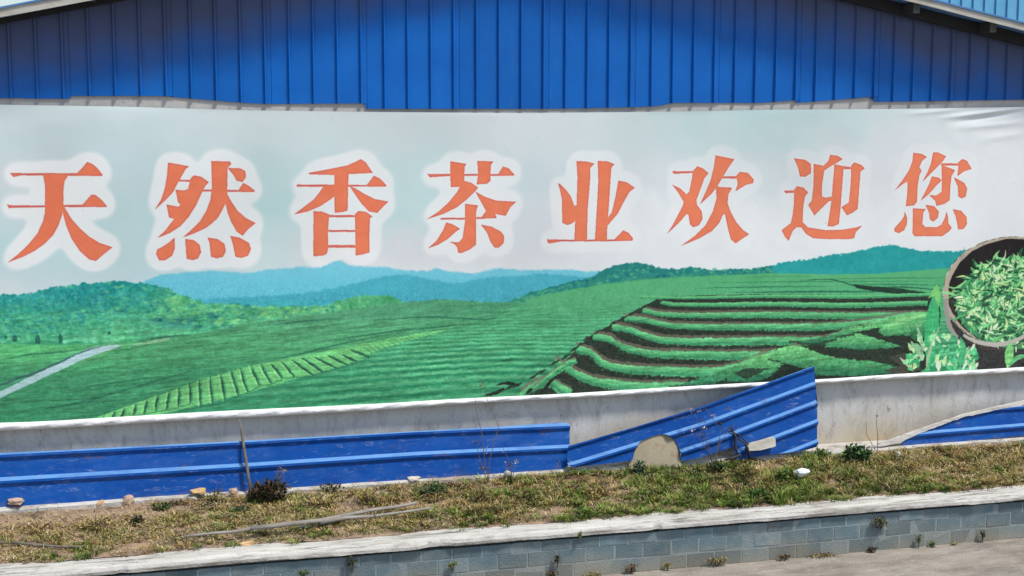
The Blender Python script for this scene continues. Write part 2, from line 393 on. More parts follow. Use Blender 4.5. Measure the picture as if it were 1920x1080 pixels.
# pale blue building behind, seen over the right roof edge
nb = empty('neighbour_building', (17, 8, 0), 'pale blue ribbed metal building showing above the right roof edge', 'building')
x = 11.6; i = 0
while x < 24:
    v, f = join([box(x, x + .84, 8, 8.03, RZ, 9)] + [box(x + .21*q + .02, x + .21*q + .06, 7.972, 8.0, RZ, 9) for q in range(4)])
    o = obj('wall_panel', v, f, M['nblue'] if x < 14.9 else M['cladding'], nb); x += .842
v, f = box(11.5, 24.3, 7.8, 12, 9, 9.1); obj('roof', v, f, M['rooftrim'], nb)
PRINT_GAIN = 1.0
# ------------------------------------------------------------------ the banner's print (numpy raster, rectified onto the banner plane)
BOFF = 0.075
BX0, BX1, BZ0, BZ1 = -2.35, 10.15, 0.98, 3.96
TPM = 300
TW, TH = int((BX1 - BX0) * TPM), int((BZ1 - BZ0) * TPM)
tx = BX0 + (np.arange(TW) + .5) / TPM
tz = BZ1 - (np.arange(TH) + .5) / TPM                 # row 0 on top
GX, GZ = np.meshgrid(tx, tz)
vx, vy, vz = GX - C0[0], (-BOFF - C0[1]), GZ - C0[2]
ww = vx * FW[0] + vy * FW[1] + vz * FW[2]
PX = (960 + F_PX * (vx * RT[0] + vy * RT[1] + vz * RT[2]) / ww).astype(np.float32)
PY = (540 - F_PX * (vx * UP[0] + vy * UP[1] + vz * UP[2]) / ww).astype(np.float32)
del vx, vz, ww, GX, GZ
IMG = np.zeros((TH, TW, 3), np.float32)
def totex(pts):
    out = []
    for x, y in pts:
        p = on_wall(x, y, BOFF); out.append(((p[0] - BX0) * TPM, (BZ1 - p[2]) * TPM))
    return out
def raster(pts, tex=False):
    q = np.array(pts if tex else totex(pts))
    x0, x1 = int(max(0, np.floor(q[:,0].min()))), int(min(TW, np.ceil(q[:,0].max()) + 1))
    y0, y1 = int(max(0, np.floor(q[:,1].min()))), int(min(TH, np.ceil(q[:,1].max()) + 1))
    if x1 <= x0 or y1 <= y0: return None
    m = np.zeros((y1 - y0, x1 - x0), bool)
    xa, ya = q[:,0], q[:,1]; xb, yb = np.roll(xa, -1), np.roll(ya, -1)
    cols = np.arange(x0, x1) + .5
    for r in range(y0, y1):
        yy = r + .5
        hit = (ya <= yy) != (yb <= yy)
        if not hit.any(): continue
        xs = xa[hit] + (yy - ya[hit]) * (xb[hit] - xa[hit]) / (yb[hit] - ya[hit])
        m[r - y0] = (np.searchsorted(np.sort(xs), cols) & 1).astype(bool)
    return (slice(y0, y1), slice(x0, x1)), m
def smooth_noise(step, seed, octaves=1):
    r = np.random.default_rng(seed); out = np.zeros((TH, TW), np.float32); a = 1.0; tot = 0
    for o in range(octaves):
        st = max(2, int(step / 2**o)); gh, gw = TH // st + 3, TW // st + 3
        g = r.random((gh, gw)).astype(np.float32)
        yy = np.arange(TH) / st; xx = np.arange(TW) / st
        iy = yy.astype(int); ix = xx.astype(int); fy = (yy - iy)[:, None]; fx = (xx - ix)[None]
        fy = fy*fy*(3-2*fy); fx = fx*fx*(3-2*fx)
        A = g[iy][:, ix]; B = g[iy][:, ix+1]; Cc = g[iy+1][:, ix]; Dd = g[iy+1][:, ix+1]
        out += a * ((A*(1-fx)+B*fx)*(1-fy) + (Cc*(1-fx)+Dd*fx)*fy); tot += a; a *= .6
    return out / tot
def paint(mask, color, alpha=1.0):
    if mask is None: return
    sl_, m = mask
    c = np.array(color, np.float32)
    reg = IMG[sl_]
    if c.ndim == 3: c = c[sl_][m]
    reg[m] = reg[m] * (1 - alpha) + c * alpha
def below(profile):
    xs = [p[0] for p in profile]; ys = [p[1] for p in profile]
    line = np.interp(PX, xs, ys)
    return line
def grade(img_y, stops):
    ys = [s[0] for s in stops]
    return np.stack([np.interp(img_y, ys, [s[1][i] for s in stops]) for i in range(3)], -1).astype(np.float32)
def stroke(pts, w0, w1=None, wm=None):
    """polygon round a polyline, widths in photo pixels"""
    p = np.array(pts, float); n = len(p); w1 = w0 if w1 is None else w1
    t = np.gradient(p, axis=0); t /= np.linalg.norm(t, axis=1)[:, None] + 1e-9
    nn = np.stack([-t[:,1], t[:,0]], 1); k = np.linspace(0, 1, n)
    w = w0 * (1 - k) + w1 * k
    if wm is not None: w = w + (wm - (w0 + w1) / 2) * np.sin(math.pi * k)
    a = p + nn * w[:, None] / 2; b = (p - nn * w[:, None] / 2)[::-1]
    return [tuple(q) for q in np.vstack([a, b])]
def dense(pts, step=12):
    """Catmull-Rom through the points"""
    p = [np.array(q, float) for q in pts]; p = [2*p[0]-p[1]] + p + [2*p[-1]-p[-2]]; out = []
    for i in range(1, len(p) - 2):
        n = max(2, int(np.linalg.norm(p[i+1] - p[i]) / step))
        for j in range(n):
            t = j / n
            out.append(tuple(.5*((2*p[i]) + (-p[i-1]+p[i+1])*t + (2*p[i-1]-5*p[i]+4*p[i+1]-p[i+2])*t*t + (-p[i-1]+3*p[i]-3*p[i+1]+p[i+2])*t**3)))
    out.append(tuple(p[-2])); return out

def aniso(sx_, sy_, seed, slope=0.0):
    r = np.random.default_rng(seed); g = r.random((257, 257)).astype(np.float32)
    xx = PX/sx_; yy = (PY + slope*PX)/sy_
    ix = np.floor(xx).astype(int); iy = np.floor(yy).astype(int); fx = xx - ix; fy = yy - iy; fx = fx*fx*(3-2*fx); fy = fy*fy*(3-2*fy)
    ix %= 256; iy %= 256
    return (g[iy, ix]*(1-fx) + g[iy, ix+1]*fx)*(1-fy) + (g[iy+1, ix]*(1-fx) + g[iy+1, ix+1]*fx)*fy
N1 = smooth_noise(90, 1, 4); N2 = smooth_noise(24, 2, 4); N3 = smooth_noise(8, 3, 2); N4 = smooth_noise(260, 4, 2)
# sky of the print
gx = [-300, 0, 240, 480, 720, 960, 1200, 1440, 1680, 1920, 2300]; gy = [200, 260, 330, 400, 470, 540]
wt, tl, mid = (217, 221, 226), (184, 212, 216), (202, 215, 221)
G = [[mid, mid, mid, (198,208,213), (200,209,214), (203,209,216), (198,210,214), (182,208,212), (196,210,215), wt, wt],
     [wt, (192,207,212), (190,206,212), (196,209,214), (196,209,214), (202,210,216), (198,211,216), (188,209,213), (205,211,217), wt, wt],
     [wt, (198,206,211), (186,205,211), (184,207,211), (186,209,212), (194,209,215), (204,211,218), (202,211,217), (210,213,219), wt, wt],
     [wt, (190,205,211), (180,205,210), (180,207,211), (184,209,213), (204,210,217), wt, wt, wt, wt, wt],
     [(180,206,211), (180,206,212), (182,206,211), (190,208,212), (206,210,216), (208,212,218), wt, wt, wt, wt, wt],
     [(190,208,214), (196,208,214), (184,206,214), (196,208,214), wt, wt, wt, wt, wt, wt, wt]]
G = np.array(G, np.float32)
ixf = np.interp(PX, gx, range(len(gx))); iyf = np.interp(PY, gy, range(len(gy)))
ixf = ixf + (N1 - .5) * .9; iyf = iyf + (N1[:, ::-1] - .5) * .9
ixf = np.clip(ixf, 0, len(gx) - 1.001); iyf = np.clip(iyf, 0, len(gy) - 1.001)
i0 = ixf.astype(int); j0 = iyf.astype(int); fx = (ixf - i0)[..., None]; fy = (iyf - j0)[..., None]
fx = fx*fx*(3-2*fx); fy = fy*fy*(3-2*fy)
IMG[:] = (G[j0, i0]*(1-fx) + G[j0, i0+1]*fx)*(1-fy) + (G[j0+1, i0]*(1-fx) + G[j0+1, i0+1]*fx)*fy
del ixf, iyf, i0, j0, fx, fy

# characters: outlines per stroke in a local frame (scale, ox, oy)
GLYPHS = [
 (.1945, 0, 290, [
  [(95,178),(745,178),(790,130),(840,70),(890,88),(940,130),(990,195),(985,205),(200,200),(130,217)],
  [(415,196),(660,196),(622,255),(612,330),(612,500),(600,580),(560,690),(510,780),(430,860),(330,930),(220,985),(70,1042),(170,965),(270,870),(360,760),(415,640),(433,560),(435,300)],
  [(65,480),(100,488),(430,490),(612,484),(795,484),(880,385),(920,388),(985,440),(1030,495),(1025,504),(430,506),(115,514),(85,516)],
  [(605,480),(635,530),(690,620),(770,710),(860,790),(960,850),(1085,892),(1000,960),(925,1025),(860,1010),(770,930),(690,810),(640,690),(605,560)]]),
 (.1944, 280, 290, [
  [(180,75),(385,112),(350,140),(310,210),(270,280),(230,360),(165,430),(50,535),(115,430),(150,320),(170,200)],
  [(285,242),(400,242),(400,260),(285,260)],
  [(250,338),(340,345),(375,330),(385,370),(260,370)],
  [(400,225),(430,200),(500,212),(575,265),(540,300),(500,380),(450,490),(380,600),(300,690),(200,755),(75,805),(150,735),(240,620),(190,605),(165,480),(280,502),(300,485),(275,455),(255,345),(340,362),(375,330),(390,260)],
  [(515,336),(605,336),(605,354),(515,354)],
  [(745,338),(860,342),(905,272),(960,300),(1020,350),(1010,360),(745,358)],
  [(595,62),(775,65),(792,90),(755,125),(750,400),(745,450),(700,540),(660,610),(600,665),(540,710),(430,760),(320,800),(400,730),(490,640),(550,540),(590,430),(605,300),(600,150)],
  [(745,370),(790,450),(850,540),(930,610),(1025,660),(950,720),(900,782),(840,740),(790,650),(755,560),(735,470)],
  [(755,128),(880,132),(925,160),(932,220),(895,265),(840,250),(815,200),(780,160)],
  [(245,795),(248,900),(220,975),(150,1020),(95,1020),(65,960),(75,915),(140,880),(200,840)],
  [(345,812),(430,825),(485,870),(500,940),(470,1000),(420,1018),(360,1005)],
  [(560,798),(660,815),(725,860),(738,930),(710,985),(650,1000),(595,985),(580,850)],
  [(780,782),(870,800),(960,850),(980,910),(950,975),(890,995),(830,985),(805,860)]]),
 (.1852, 540, 290, [
  [(205,185),(400,150),(600,110),(680,75),(740,45),(790,80),(860,185),(620,197),(605,202),(470,205),(220,200)],
  [(470,195),(615,190),(610,300),(605,565),(560,580),(475,590),(470,450)],
  [(90,303),(470,303),(600,306),(800,306),(870,213),(930,240),(1002,315),(990,323),(90,325)],
  [(360,320),(480,320),(475,420),(420,460),(330,520),(200,575),(60,605),(160,530),(260,455),(320,380)],
  [(625,318),(680,340),(780,400),(880,450),(1020,475),(970,520),(905,590),(820,575),(740,490),(670,390)],
  [(258,573),(340,575),(430,610),(415,640),(405,760),(408,940),(395,1000),(360,1020),(256,1030)],
  [(400,612),(690,612),(690,634),(400,634)], [(400,763),(690,763),(690,782),(400,782)], [(400,915),(690,915),(690,942),(400,942)],
  [(680,600),(715,570),(790,580),(855,625),(830,650),(825,800),(825,990),(760,1010),(685,1022)]]),
 (.1759, 790, 290, [
  [(60,198),(85,208),(310,206),(600,204),(740,206),(820,206),(870,125),(930,145),(992,210),(985,224),(310,226),(90,242)],
  [(308,70),(480,98),(460,130),(455,345),(312,345)],
  [(595,66),(767,72),(740,110),(735,280),(700,310),(590,317),(605,200)],
  [(445,275),(530,300),(605,350),(580,385),(480,480),(380,560),(240,630),(50,692),(180,610),(290,510),(380,400),(410,345),(430,330)],
  [(580,396),(680,450),(800,490),(1012,502),(950,560),(900,652),(830,640),(790,632),(800,668),(640,672),(690,600),(640,510),(600,440)],
  [(205,673),(470,673),(600,666),(800,658),(800,676),(470,692),(205,692)],
  [(465,523),(605,540),(585,600),(585,960),(520,1010),(420,1052),(390,1040),(385,990),(350,950),(290,930),(400,935),(440,890),(465,720)],
  [(265,723),(330,740),(415,790),(370,820),(280,900),(180,960),(70,1000),(160,920),(230,810)],
  [(635,745),(750,768),(850,820),(885,870),(880,940),(830,992),(780,990),(740,930),(700,830)]]),
 (.16667, 1015, 290, [
  [(393,73),(500,75),(597,100),(550,150),(545,300),(520,600),(510,962),(370,962),(380,740),(395,560),(405,250)],
  [(632,70),(740,75),(820,105),(785,150),(775,300),(755,600),(740,780),(735,962),(600,962),(625,550),(638,300)],
  [(185,318),(215,335),(280,400),(330,470),(370,580),(400,560),(400,730),(340,775),(290,792),(235,765),(230,500),(210,400)],
  [(865,290),(960,310),(1050,372),(990,420),(920,540),(860,660),(740,800),(735,720),(790,650),(830,480)],
  [(65,953),(370,957),(820,953),(920,850),(980,880),(1030,940),(1025,968),(820,974),(220,976),(90,1000),(70,985)]]),
 (.1759, 1240, 280, [
  [(120,233),(340,233),(385,180),(450,205),(505,255),(460,310),(420,420),(375,540),(380,590),(430,660),(440,740),(400,810),(340,830),(305,800),(290,700),(270,690),(180,790),(58,905),(120,810),(230,600),(240,560),(180,460),(115,375),(200,415),(270,480),(300,450),(330,300),(335,252),(130,262)],
  [(580,63),(780,105),(720,190),(660,290),(600,390),(540,470),(412,588),(480,440),(530,320),(560,200)],
  [(640,286),(805,286),(805,311),(640,311)],
  [(800,280),(840,240),(920,250),(985,320),(980,360),(900,380),(790,448),(815,370)],
  [(580,380),(620,402),(757,408),(715,480),(705,580),(690,680),(655,700),(620,780),(540,870),(400,950),(208,1030),(360,920),(470,810),(550,660),(590,520)],
  [(700,560),(740,670),(800,780),(870,860),(935,905),(850,960),(790,1002),(740,960),(710,850),(680,700),(655,600)]]),
 (.16667, 1455, 280, [
  [(203,100),(330,118),(395,165),(395,270),(330,310),(270,305),(250,210)],
  [(90,466),(212,462),(212,488),(110,494)],
  [(205,455),(240,415),(310,430),(365,485),(330,530),(310,640),(305,820),(360,878),(560,910),(750,905),(900,880),(972,858),(900,930),(880,1000),(820,1010),(560,1010),(420,1000),(340,950),(290,880),(235,875),(190,920),(145,1030),(100,980),(65,910),(170,830),(190,740),(205,600)],
  [(425,163),(540,185),(590,130),(610,60),(700,75),(752,110),(680,155),(600,200),(545,240),(520,400),(520,530),(560,545),(640,530),(640,580),(600,582),(530,650),(435,745),(365,625),(405,580),(425,400),(425,250)],
  [(657,168),(790,195),(760,230),(745,430),(730,640),(710,840),(640,870),(583,865),(610,700),(630,560),(640,400),(655,230)],
  [(750,188),(860,202),(860,222),(750,222)],
  [(845,185),(880,146),(960,175),(997,215),(950,250),(935,450),(920,670),(860,715),(800,742),(738,650),(820,600),(835,450),(845,300)]]),
 (.16667, 1665, 275, [
  [(280,68),(380,82),(435,115),(380,160),(350,230),(375,275),(350,320),(330,450),(325,620),(290,660),(198,670),(215,500),(215,390),(150,430),(68,497),(150,390),(230,270),(270,170)],
  [(505,63),(560,65),(652,108),(610,170),(540,240),(470,310),(383,398),(440,290),(480,190)],
  [(595,188),(800,188),(800,212),(595,212)],
  [(788,180),(835,138),(890,160),(942,250),(860,275),(780,332),(790,240)],
  [(600,205),(680,235),(755,265),(715,330),(700,440),(695,600),(640,640),(545,668),(530,610),(458,543),(540,550),(600,510),(605,400)],
  [(490,335),(570,348),(602,380),(540,440),(460,530),(363,612),(410,520),(460,420)],
  [(738,345),(790,368),(860,410),(890,470),(875,560),(830,583),(790,560),(785,450)],
  [(185,725),(212,800),(212,870),(180,940),(120,975),(68,950),(75,910),(150,830),(180,780)],
  [(278,693),(422,702),(395,740),(385,870),(420,905),(550,905),(600,880),(640,800),(658,728),(672,780),(680,860),(717,915),(690,950),(610,1007),(300,1007),(276,980)],
  [(418,653),(520,670),(572,730),(560,800),(510,842),(470,820),(460,740)],
  [(728,703),(820,720),(882,790),(887,870),(850,925),(790,932),(765,800)]])]
TXT = np.zeros((TH, TW), bool)
for sc, ox, oy, polys in GLYPHS:
    for pl in polys:
        sl_, m = raster([(ox + sc * a, oy + sc * b) for a, b in pl])
        TXT[sl_] |= m
def boxblur(a, r):
    for ax in (0, 1):
        c = np.cumsum(np.concatenate([np.repeat(np.take(a, [0], ax), r + 1, ax), a, np.repeat(np.take(a, [-1], ax), r, ax)], ax), ax)
        n = a.shape[ax]
        a = (np.take(c, range(2*r+1, 2*r+1+n), ax) - np.take(c, range(0, n), ax)) / (2*r+1)
    return a
def halo(r):
    b = TXT.astype(np.float32)
    for _ in range(3): b = boxblur(b, r)
    return b
h = halo(17); hm = np.clip((h - .012) / .035, 0, 1)[..., None] * np.interp(PX, [0, 1000, 1500], [.9, .75, .35])[..., None]
HALO = hm.copy()
IMG[:] = IMG * (1 - hm) + np.array((226, 227, 231), np.float32) * hm

rr0 = np.random.default_rng(99)
def ell(cx, cy, rx, ry, rot=0, n=72, wob=0):
    o = []
    for k in range(n):
        t = 2*math.pi*k/n; x = rx*math.cos(t); y = ry*math.sin(t); w_ = 1 + rr0.uniform(-wob, wob)
        o.append((cx + w_*(x*math.cos(rot) - y*math.sin(rot)), cy + w_*(x*math.sin(rot) + y*math.cos(rot))))
    return o
# ridges and hills
def layer(profile, col, jag=3.0, seed=0, alpha=1.0, soft=2.0, keep_halo=False, spot=0.0):
    global IMG
    line = below(profile) + (N3 - .5) * jag * 1.4 + (N2 - .5) * jag * 1.6
    a = np.clip((PY - line) / soft, 0, 1)[..., None] * alpha
    if keep_halo: a = a * (1 - .97 * HALO)
    c = col + ((N2 - .5)[..., None] * spot + (N3 - .5)[..., None] * spot * .8)
    IMG = IMG * (1 - a) + c * a
Yg = PY
layer([(-300,640),(225,580),(250,538),(272,524),(300,513),(340,509),(400,505),(470,509),(500,503),(540,501),(570,498),(600,500),(625,489),(640,486),(655,496),(690,498),(720,498),(760,505),(800,506),(815,501),(850,507),(890,511),(930,501),(960,503),(1000,505),(1050,503),(1110,506),(1300,520)],
      grade(Yg, [(490,(120,194,214)),(530,(104,188,210)),(570,(88,180,202))]), 2, keep_halo=False, spot=7, soft=4)
layer([(-300,600),(560,548),(600,542),(650,532),(690,524),(720,516),(760,512),(800,521),(850,529),(880,524),(920,517),(960,516),(1010,512),(1060,514),(1200,530)],
      grade(Yg, [(510,(78,170,190)),(560,(66,162,182))]), 2.5, spot=11, soft=4)
layer([(-300,600),(380,566),(440,560),(520,556),(600,562),(700,575)], grade(Yg, [(555,(66,172,190)),(580,(60,165,170))]), 4, alpha=.8, soft=8, spot=20)
hc = grade(Yg, [(525,(38,150,146)),(560,(44,152,146)),(590,(66,166,132)),(640,(82,172,128))])
mixk = np.clip((PX - 180) / 300 + (N1 - .5) * 1.6, 0, 1)[..., None]
hc = hc * (1 - mixk) + np.array((84, 172, 118), np.float32) * mixk
layer([(-300,560),(0,552),(60,548),(100,536),(150,531),(200,527),(240,527),(270,530),(310,538),(350,556),(380,566),(420,569),(470,572),(540,574),(600,576),(640,561),(680,551),(720,552),(750,562),(800,575)], hc + ((N1-.5)*36)[...,None]*np.array((.9,1,.6),np.float32), 5, spot=54)
layer([(-300,606),(290,606),(310,602),(345,604),(370,608),(400,612)], np.array((46,128,128), np.float32), 6, alpha=0.0)
for (x, y, w, hh) in [(335,608,80,9),(350,600,60,6),(400,590,30,5),(300,600,30,5)]:
    e = np.exp(-(((PX-x)/w*2)**2 + ((PY-y)/hh)**2)**1.5) * np.clip(N2*2.2-.5, 0, 1); IMG = IMG*(1-.75*e[...,None]) + np.array((40,118,122),np.float32)*.75*e[...,None]
rc = np.where((PX > 1445 + (N2-.5)*30)[..., None], np.array((40,150,152),np.float32), np.array((36,124,122),np.float32))
gk = np.clip((PY - np.interp(PX, [960,1100,1250,1440],[548,530,512,508]) + (N2-.5)*26)/14, 0, 1)[..., None]*(PX<1450)[...,None]
rc = rc*(1-gk) + np.array((62,150,112),np.float32)*gk
layer([(800,640),(960,562),(1000,546),(1050,532),(1100,521),(1140,501),(1170,494),(1200,491),(1230,500),(1260,503),(1300,500),(1340,505),(1400,503),(1440,497),(1480,489),(1520,486),(1560,477),(1600,473),(1640,462),(1670,458),(1700,463),(1730,470),(1790,471),(1840,464),(1900,458),(2300,470)], rc, 3.5, spot=16)
for k in range(1500):                                # tree crowns on the left hill
    x = rr0.uniform(-280, 640); top_ = np.interp(x, [-300,0,60,100,150,200,240,270,310,350,380,420,540,640], [560,552,548,536,531,527,527,530,538,556,566,569,574,570])
    y = top_ + 2 + rr0.random()**1.1*np.interp(x, [0,300,400,640],[82,64,44,12]); s_ = rr0.uniform(1.6, 4.6)
    q_ = rr0.random() + np.clip((x-200)/500, -.2, .5)
    c_ = [(34,128,136),(44,140,128),(30,112,118),(72,172,128),(100,190,128),(132,204,130)][int(min(5, max(0, q_*6*rr0.uniform(.5,1.1))))]
    paint(raster(ell(x, y, s_*1.3, s_*.8, n=7, wob=.25)), c_, rr0.uniform(.25, .6))
for k in range(420):
    x = rr0.uniform(960, 1450); y = np.interp(x, [960,1100,1170,1200,1260,1440], [560,521,494,492,503,498]) + 2 + rr0.random()*np.interp(x,[960,1200,1450],[10,26,14]); s_ = rr0.uniform(1.5, 4)
    paint(raster(ell(x, y, s_*1.2, s_*.8, n=7, wob=.25)), [(28,104,104),(36,124,122),(70,160,128),(90,176,132)][rr0.integers(0,4)], rr0.uniform(.3,.65))
# left plain and big fields
fc = grade(Yg, [(560,(74,150,112)),(640,(80,158,108)),(700,(64,142,100)),(800,(52,128,92))])
lk = np.clip((330 - PX)/300, 0, 1)[..., None]*np.clip((700-PY)/60,0,1)[...,None]
fc = fc*(1-lk) + np.array((88,182,112),np.float32)*lk
tk = np.clip((PX-380)/200,0,1)[...,None]*np.clip((660-PY)/80,0,1)[...,None]*np.clip((900-PX)/300,0,1)[...,None]
fc = fc*(1-.5*tk)+np.array((92,158,122),np.float32)*.5*tk
layer([(-300,640),(0,642),(60,645),(120,646),(200,642),(280,638),(340,628),(420,614),(500,600),(560,590),(620,584),(700,572),(760,565),(830,560),(900,564),(960,566),(1100,580),(2300,600)], fc, 2, spot=16)
# streaks across the left field, rising to the right
rr = np.random.default_rng(5)
for _ in range(150):
    x = rr.uniform(-200, 1000); y0 = np.interp(x, [0, 400, 830], [650, 622, 568]); y = y0 + rr.uniform(2, 130); L_ = rr.uniform(30, 150); sl2 = -rr.uniform(.02, .20)
    col = (46,118,84) if rr.random() < .6 else (104,180,122)
    paint(raster(stroke([(x, y), (x+L_*.5, y+sl2*L_*.5), (x+L_, y+sl2*L_)], .3, .3, rr.uniform(1.0, 2.6))), col, rr.uniform(.25, .6))
for pts in [[(10,672),(60,664),(110,660),(160,653)],[(0,716),(60,700),(140,668),(185,652)],[(110,732),(200,720),(300,705)],[(130,756),(210,738),(300,712),(380,690)],[(60,770),(160,752),(240,730)],[(250,642),(285,636),(320,631),(360,627)],[(480,612),(560,603),(640,596)],[(500,676),(560,664),(640,644),(720,628)],[(700,600),(800,594),(900,598),(950,592)],[(600,640),(760,618),(900,606)]]:
    paint(raster(stroke(dense(pts), .6, .6, 3.4)), (34,96,76), .7)
paint(raster([(240,648),(280,640),(318,633),(318,637),(280,645)]), (170,190,160), .6)
# striped field below the long diagonal crest
crest = np.interp(PX, [-300,100,200,300,440,560,640,700,800,900,960,1080,1240,1400,1600,1800,2300],[800,792,785,772,738,706,680,656,628,606,592,572,556,524,514,508,500])
light = np.interp(PX, [-300,180,500,760,900,1000,1080,1140,1240,1440,1560,1640,1720,1800,2300],[820,800,725,636,612,556,540,530,520,511,513,512,506,500,490])
line2 = np.minimum(crest, light)
a = np.clip((PY - line2) / 2, 0, 1)[..., None]
sc2 = grade(Yg, [(510,(86,168,116)),(600,(80,166,118)),(680,(68,154,110)),(760,(58,140,100))])
per = np.interp(PY, [560, 620, 680, 760], [5.5, 6.5, 9.5, 13])
ph = (PY + .055 * (PX - 900) - 12*np.exp(-((PX-1150)/160)**2) - 640) / per + 0*PX
st = np.sin(2*math.pi*ph + (N2-.5)*2.4)
amp = np.clip((PX-300)/500,0,1)*np.clip((PY-555)/110,0,1)*np.clip(N1*1.8,0.2,1.1)
sc2 = sc2 + (st*amp*31)[..., None]*np.array((1,1,.8),np.float32) + ((N2-.5)*16)[...,None]
IMG = IMG*(1-a) + sc2*a
# upper-right faint terraces
for k, (ya, yb, xa, xb, wd, dk) in enumerate([(520,518,1400,1520,1.5,.4),(530,527,1330,1740,2,.5),(540,537,1300,1560,2.6,.6),(548,547,1370,1700,3.5,.8),(523,521,1560,1800,2,.5),(533,535,1600,1770,2.5,.6)]):
    paint(raster(stroke(dense([(xa,ya),((xa+xb)/2,(ya+yb)/2-1),(xb,yb)]), .5, .5, wd)), (30,92,70), dk)
paint(raster(stroke(dense([(1500,526),(1560,524),(1620,540),(1690,538),(1780,545)]), .6, 1, 3)), (26,76,60), .8)
paint(raster([(1600,533),(1640,537),(1690,541),(1740,549),(1738,556),(1690,552),(1640,546),(1605,540)]), (20,40,34), .9)
# crop rows lit on the crest
band = [(60,794),(160,786),(230,764),(300,740),(380,712),(460,688),(560,668),(640,652),(720,636),(800,622),(838,618),(806,628),(760,640),(700,660),(640,686),(560,708),(500,726),(440,742),(380,758),(300,776),(230,788),(160,796)]
paint(raster(dense(band)), (108,190,118), .95)
slash = [((865,925),(835,975)),((935,900),(905,970)),((1020,870),(995,955)),((1105,845),(1075,945)),((1185,805),(1165,920)),((1270,775),(1245,910)),((1340,745),(1335,890)),((1420,710),(1425,860)),((1495,690),(1505,890)),((1575,665),(1595,870)),((1650,640),(1690,845)),((1730,620),(1785,805)),((1800,600),(1860,780)),((1880,580),(1945,730)),
 ((1955,570),(2035,715)),((2035,570),(2115,680)),((2110,550),(2205,665)),((2185,535),(2345,655)),((2260,525),(2420,630)),((2350,515),(2520,600)),((2450,500),(2610,580)),((2560,500),(2680,550)),((2620,460),(2770,515))]
for (p, q) in slash:
    a1 = (p[0]/4, 540+p[1]/4); b1 = (q[0]/4, 540+q[1]/4); m1 = ((a1[0]+b1[0])/2 + rr.uniform(-1,1), (a1[1]+b1[1])/2)
    paint(raster(stroke([(x+3.2, y) for x, y in dense([a1, m1, b1], 4)], 1.4, 2.0, 4)), (64,140,96), .6)
    paint(raster(stroke([(x-4.5, y) for x, y in dense([a1, m1, b1], 4)], 1.2, 1.6, 3)), (142,212,136), .7)
    paint(raster(stroke(dense([a1, m1, b1], 4), 1.2, 2.0, 4.4)), (30,82,64), .95)
for k in range(16):
    x = 694 + k*9.2; yt = np.interp(x, [694,760,838], [652,634,617]); 
    paint(raster(stroke([(x-14, yt-3), (x+3, yt+3 + (838-x)*.05)], .6, 1.8)), (44,104,78), .75*(1-k/22))
for k in range(7):
    x = 196 - k*14; yt = 770 + k*2.4
    paint(raster(stroke([(x+4, yt), (x-3, yt+12)], 1, 2.2)), (44,104,78), .7)
for i in range(len(slash)-1):
    q0, q1 = slash[i][1], slash[i+1][1]
    paint(raster(stroke([(q0[0]/4,540+q0[1]/4+1),(q1[0]/4,540+q1[1]/4+2)], 1.2, 2.4)), (38,104,76), .7)
# country road and little trees on the left
paint(raster(dense([(-200,820),(0,733),(60,704),(110,680),(150,660),(182,649),(228,647),(205,656),(170,668),(120,690),(60,718),(0,746),(-200,850)])), (160,192,198))
paint(raster(stroke(dense([(-20,732),(0,722),(50,704),(100,684),(150,661),(190,649)]), 2, 1.2, 4)), (52,84,92), .9)
paint(raster(stroke(dense([(228,648),(200,660),(150,680)]), 1, 1)), (170,160,110), .5)
for x, y, w, hh in [(27,634,9,14),(70,635,10,20),(113,633,8,20),(205,624,6,7),(300,600,7,6),(10,632,6,8)]:
    paint(raster([(x, y-hh/2), (x+w/2, y-hh/8), (x+w/2.2, y+hh/2.4), (x, y+hh/2), (x-w/2.2, y+hh/2.4), (x-w/2, y-hh/8)]), (24,84,72), .9)
# deep terraces on the right
dark, soilc, lite = (28,38,32), (118,108,96), (88,176,116)
paint(raster(dense([(1238,556),(1300,554),(1440,551),(1600,553),(1745,556),(1760,620),(1720,700),(1560,712),(1380,722),(1000,745),(980,742),(1040,700),(1075,660),(1110,628),(1160,600),(1200,580)])), dark)
rows = [([(1200,557),(1280,558),(1440,555),(1600,556),(1745,552)],8),([(1238,566),(1262,570),(1340,571),(1440,570),(1600,572),(1740,568)],7.5),
 ([(1204,582),(1235,588),(1290,591),(1440,590),(1600,592),(1742,590)],9.5),([(1172,597),(1205,599),(1240,607),(1290,612),(1440,613),(1550,612),(1640,604),(1700,592)],10.5),
 ([(1148,613),(1180,618),(1205,628),(1240,637),(1300,640),(1440,639),(1545,638),(1600,622),(1650,612)],12),
 ([(1112,632),(1145,636),(1165,650),(1200,660),(1260,665),(1440,666),(1500,655)],13),
 ([(1080,655),(1110,662),(1125,678),(1160,690),(1220,695),(1340,697),(1400,684),(1440,668)],14),
 ([(1040,680),(1065,692),(1090,706),(1130,718),(1200,725),(1290,724)],14),
 ([(975,742),(1005,722),(1030,716),(1050,728),(1070,738)],14),([(1000,730),(1030,706),(1062,684),(1080,676)],9)]
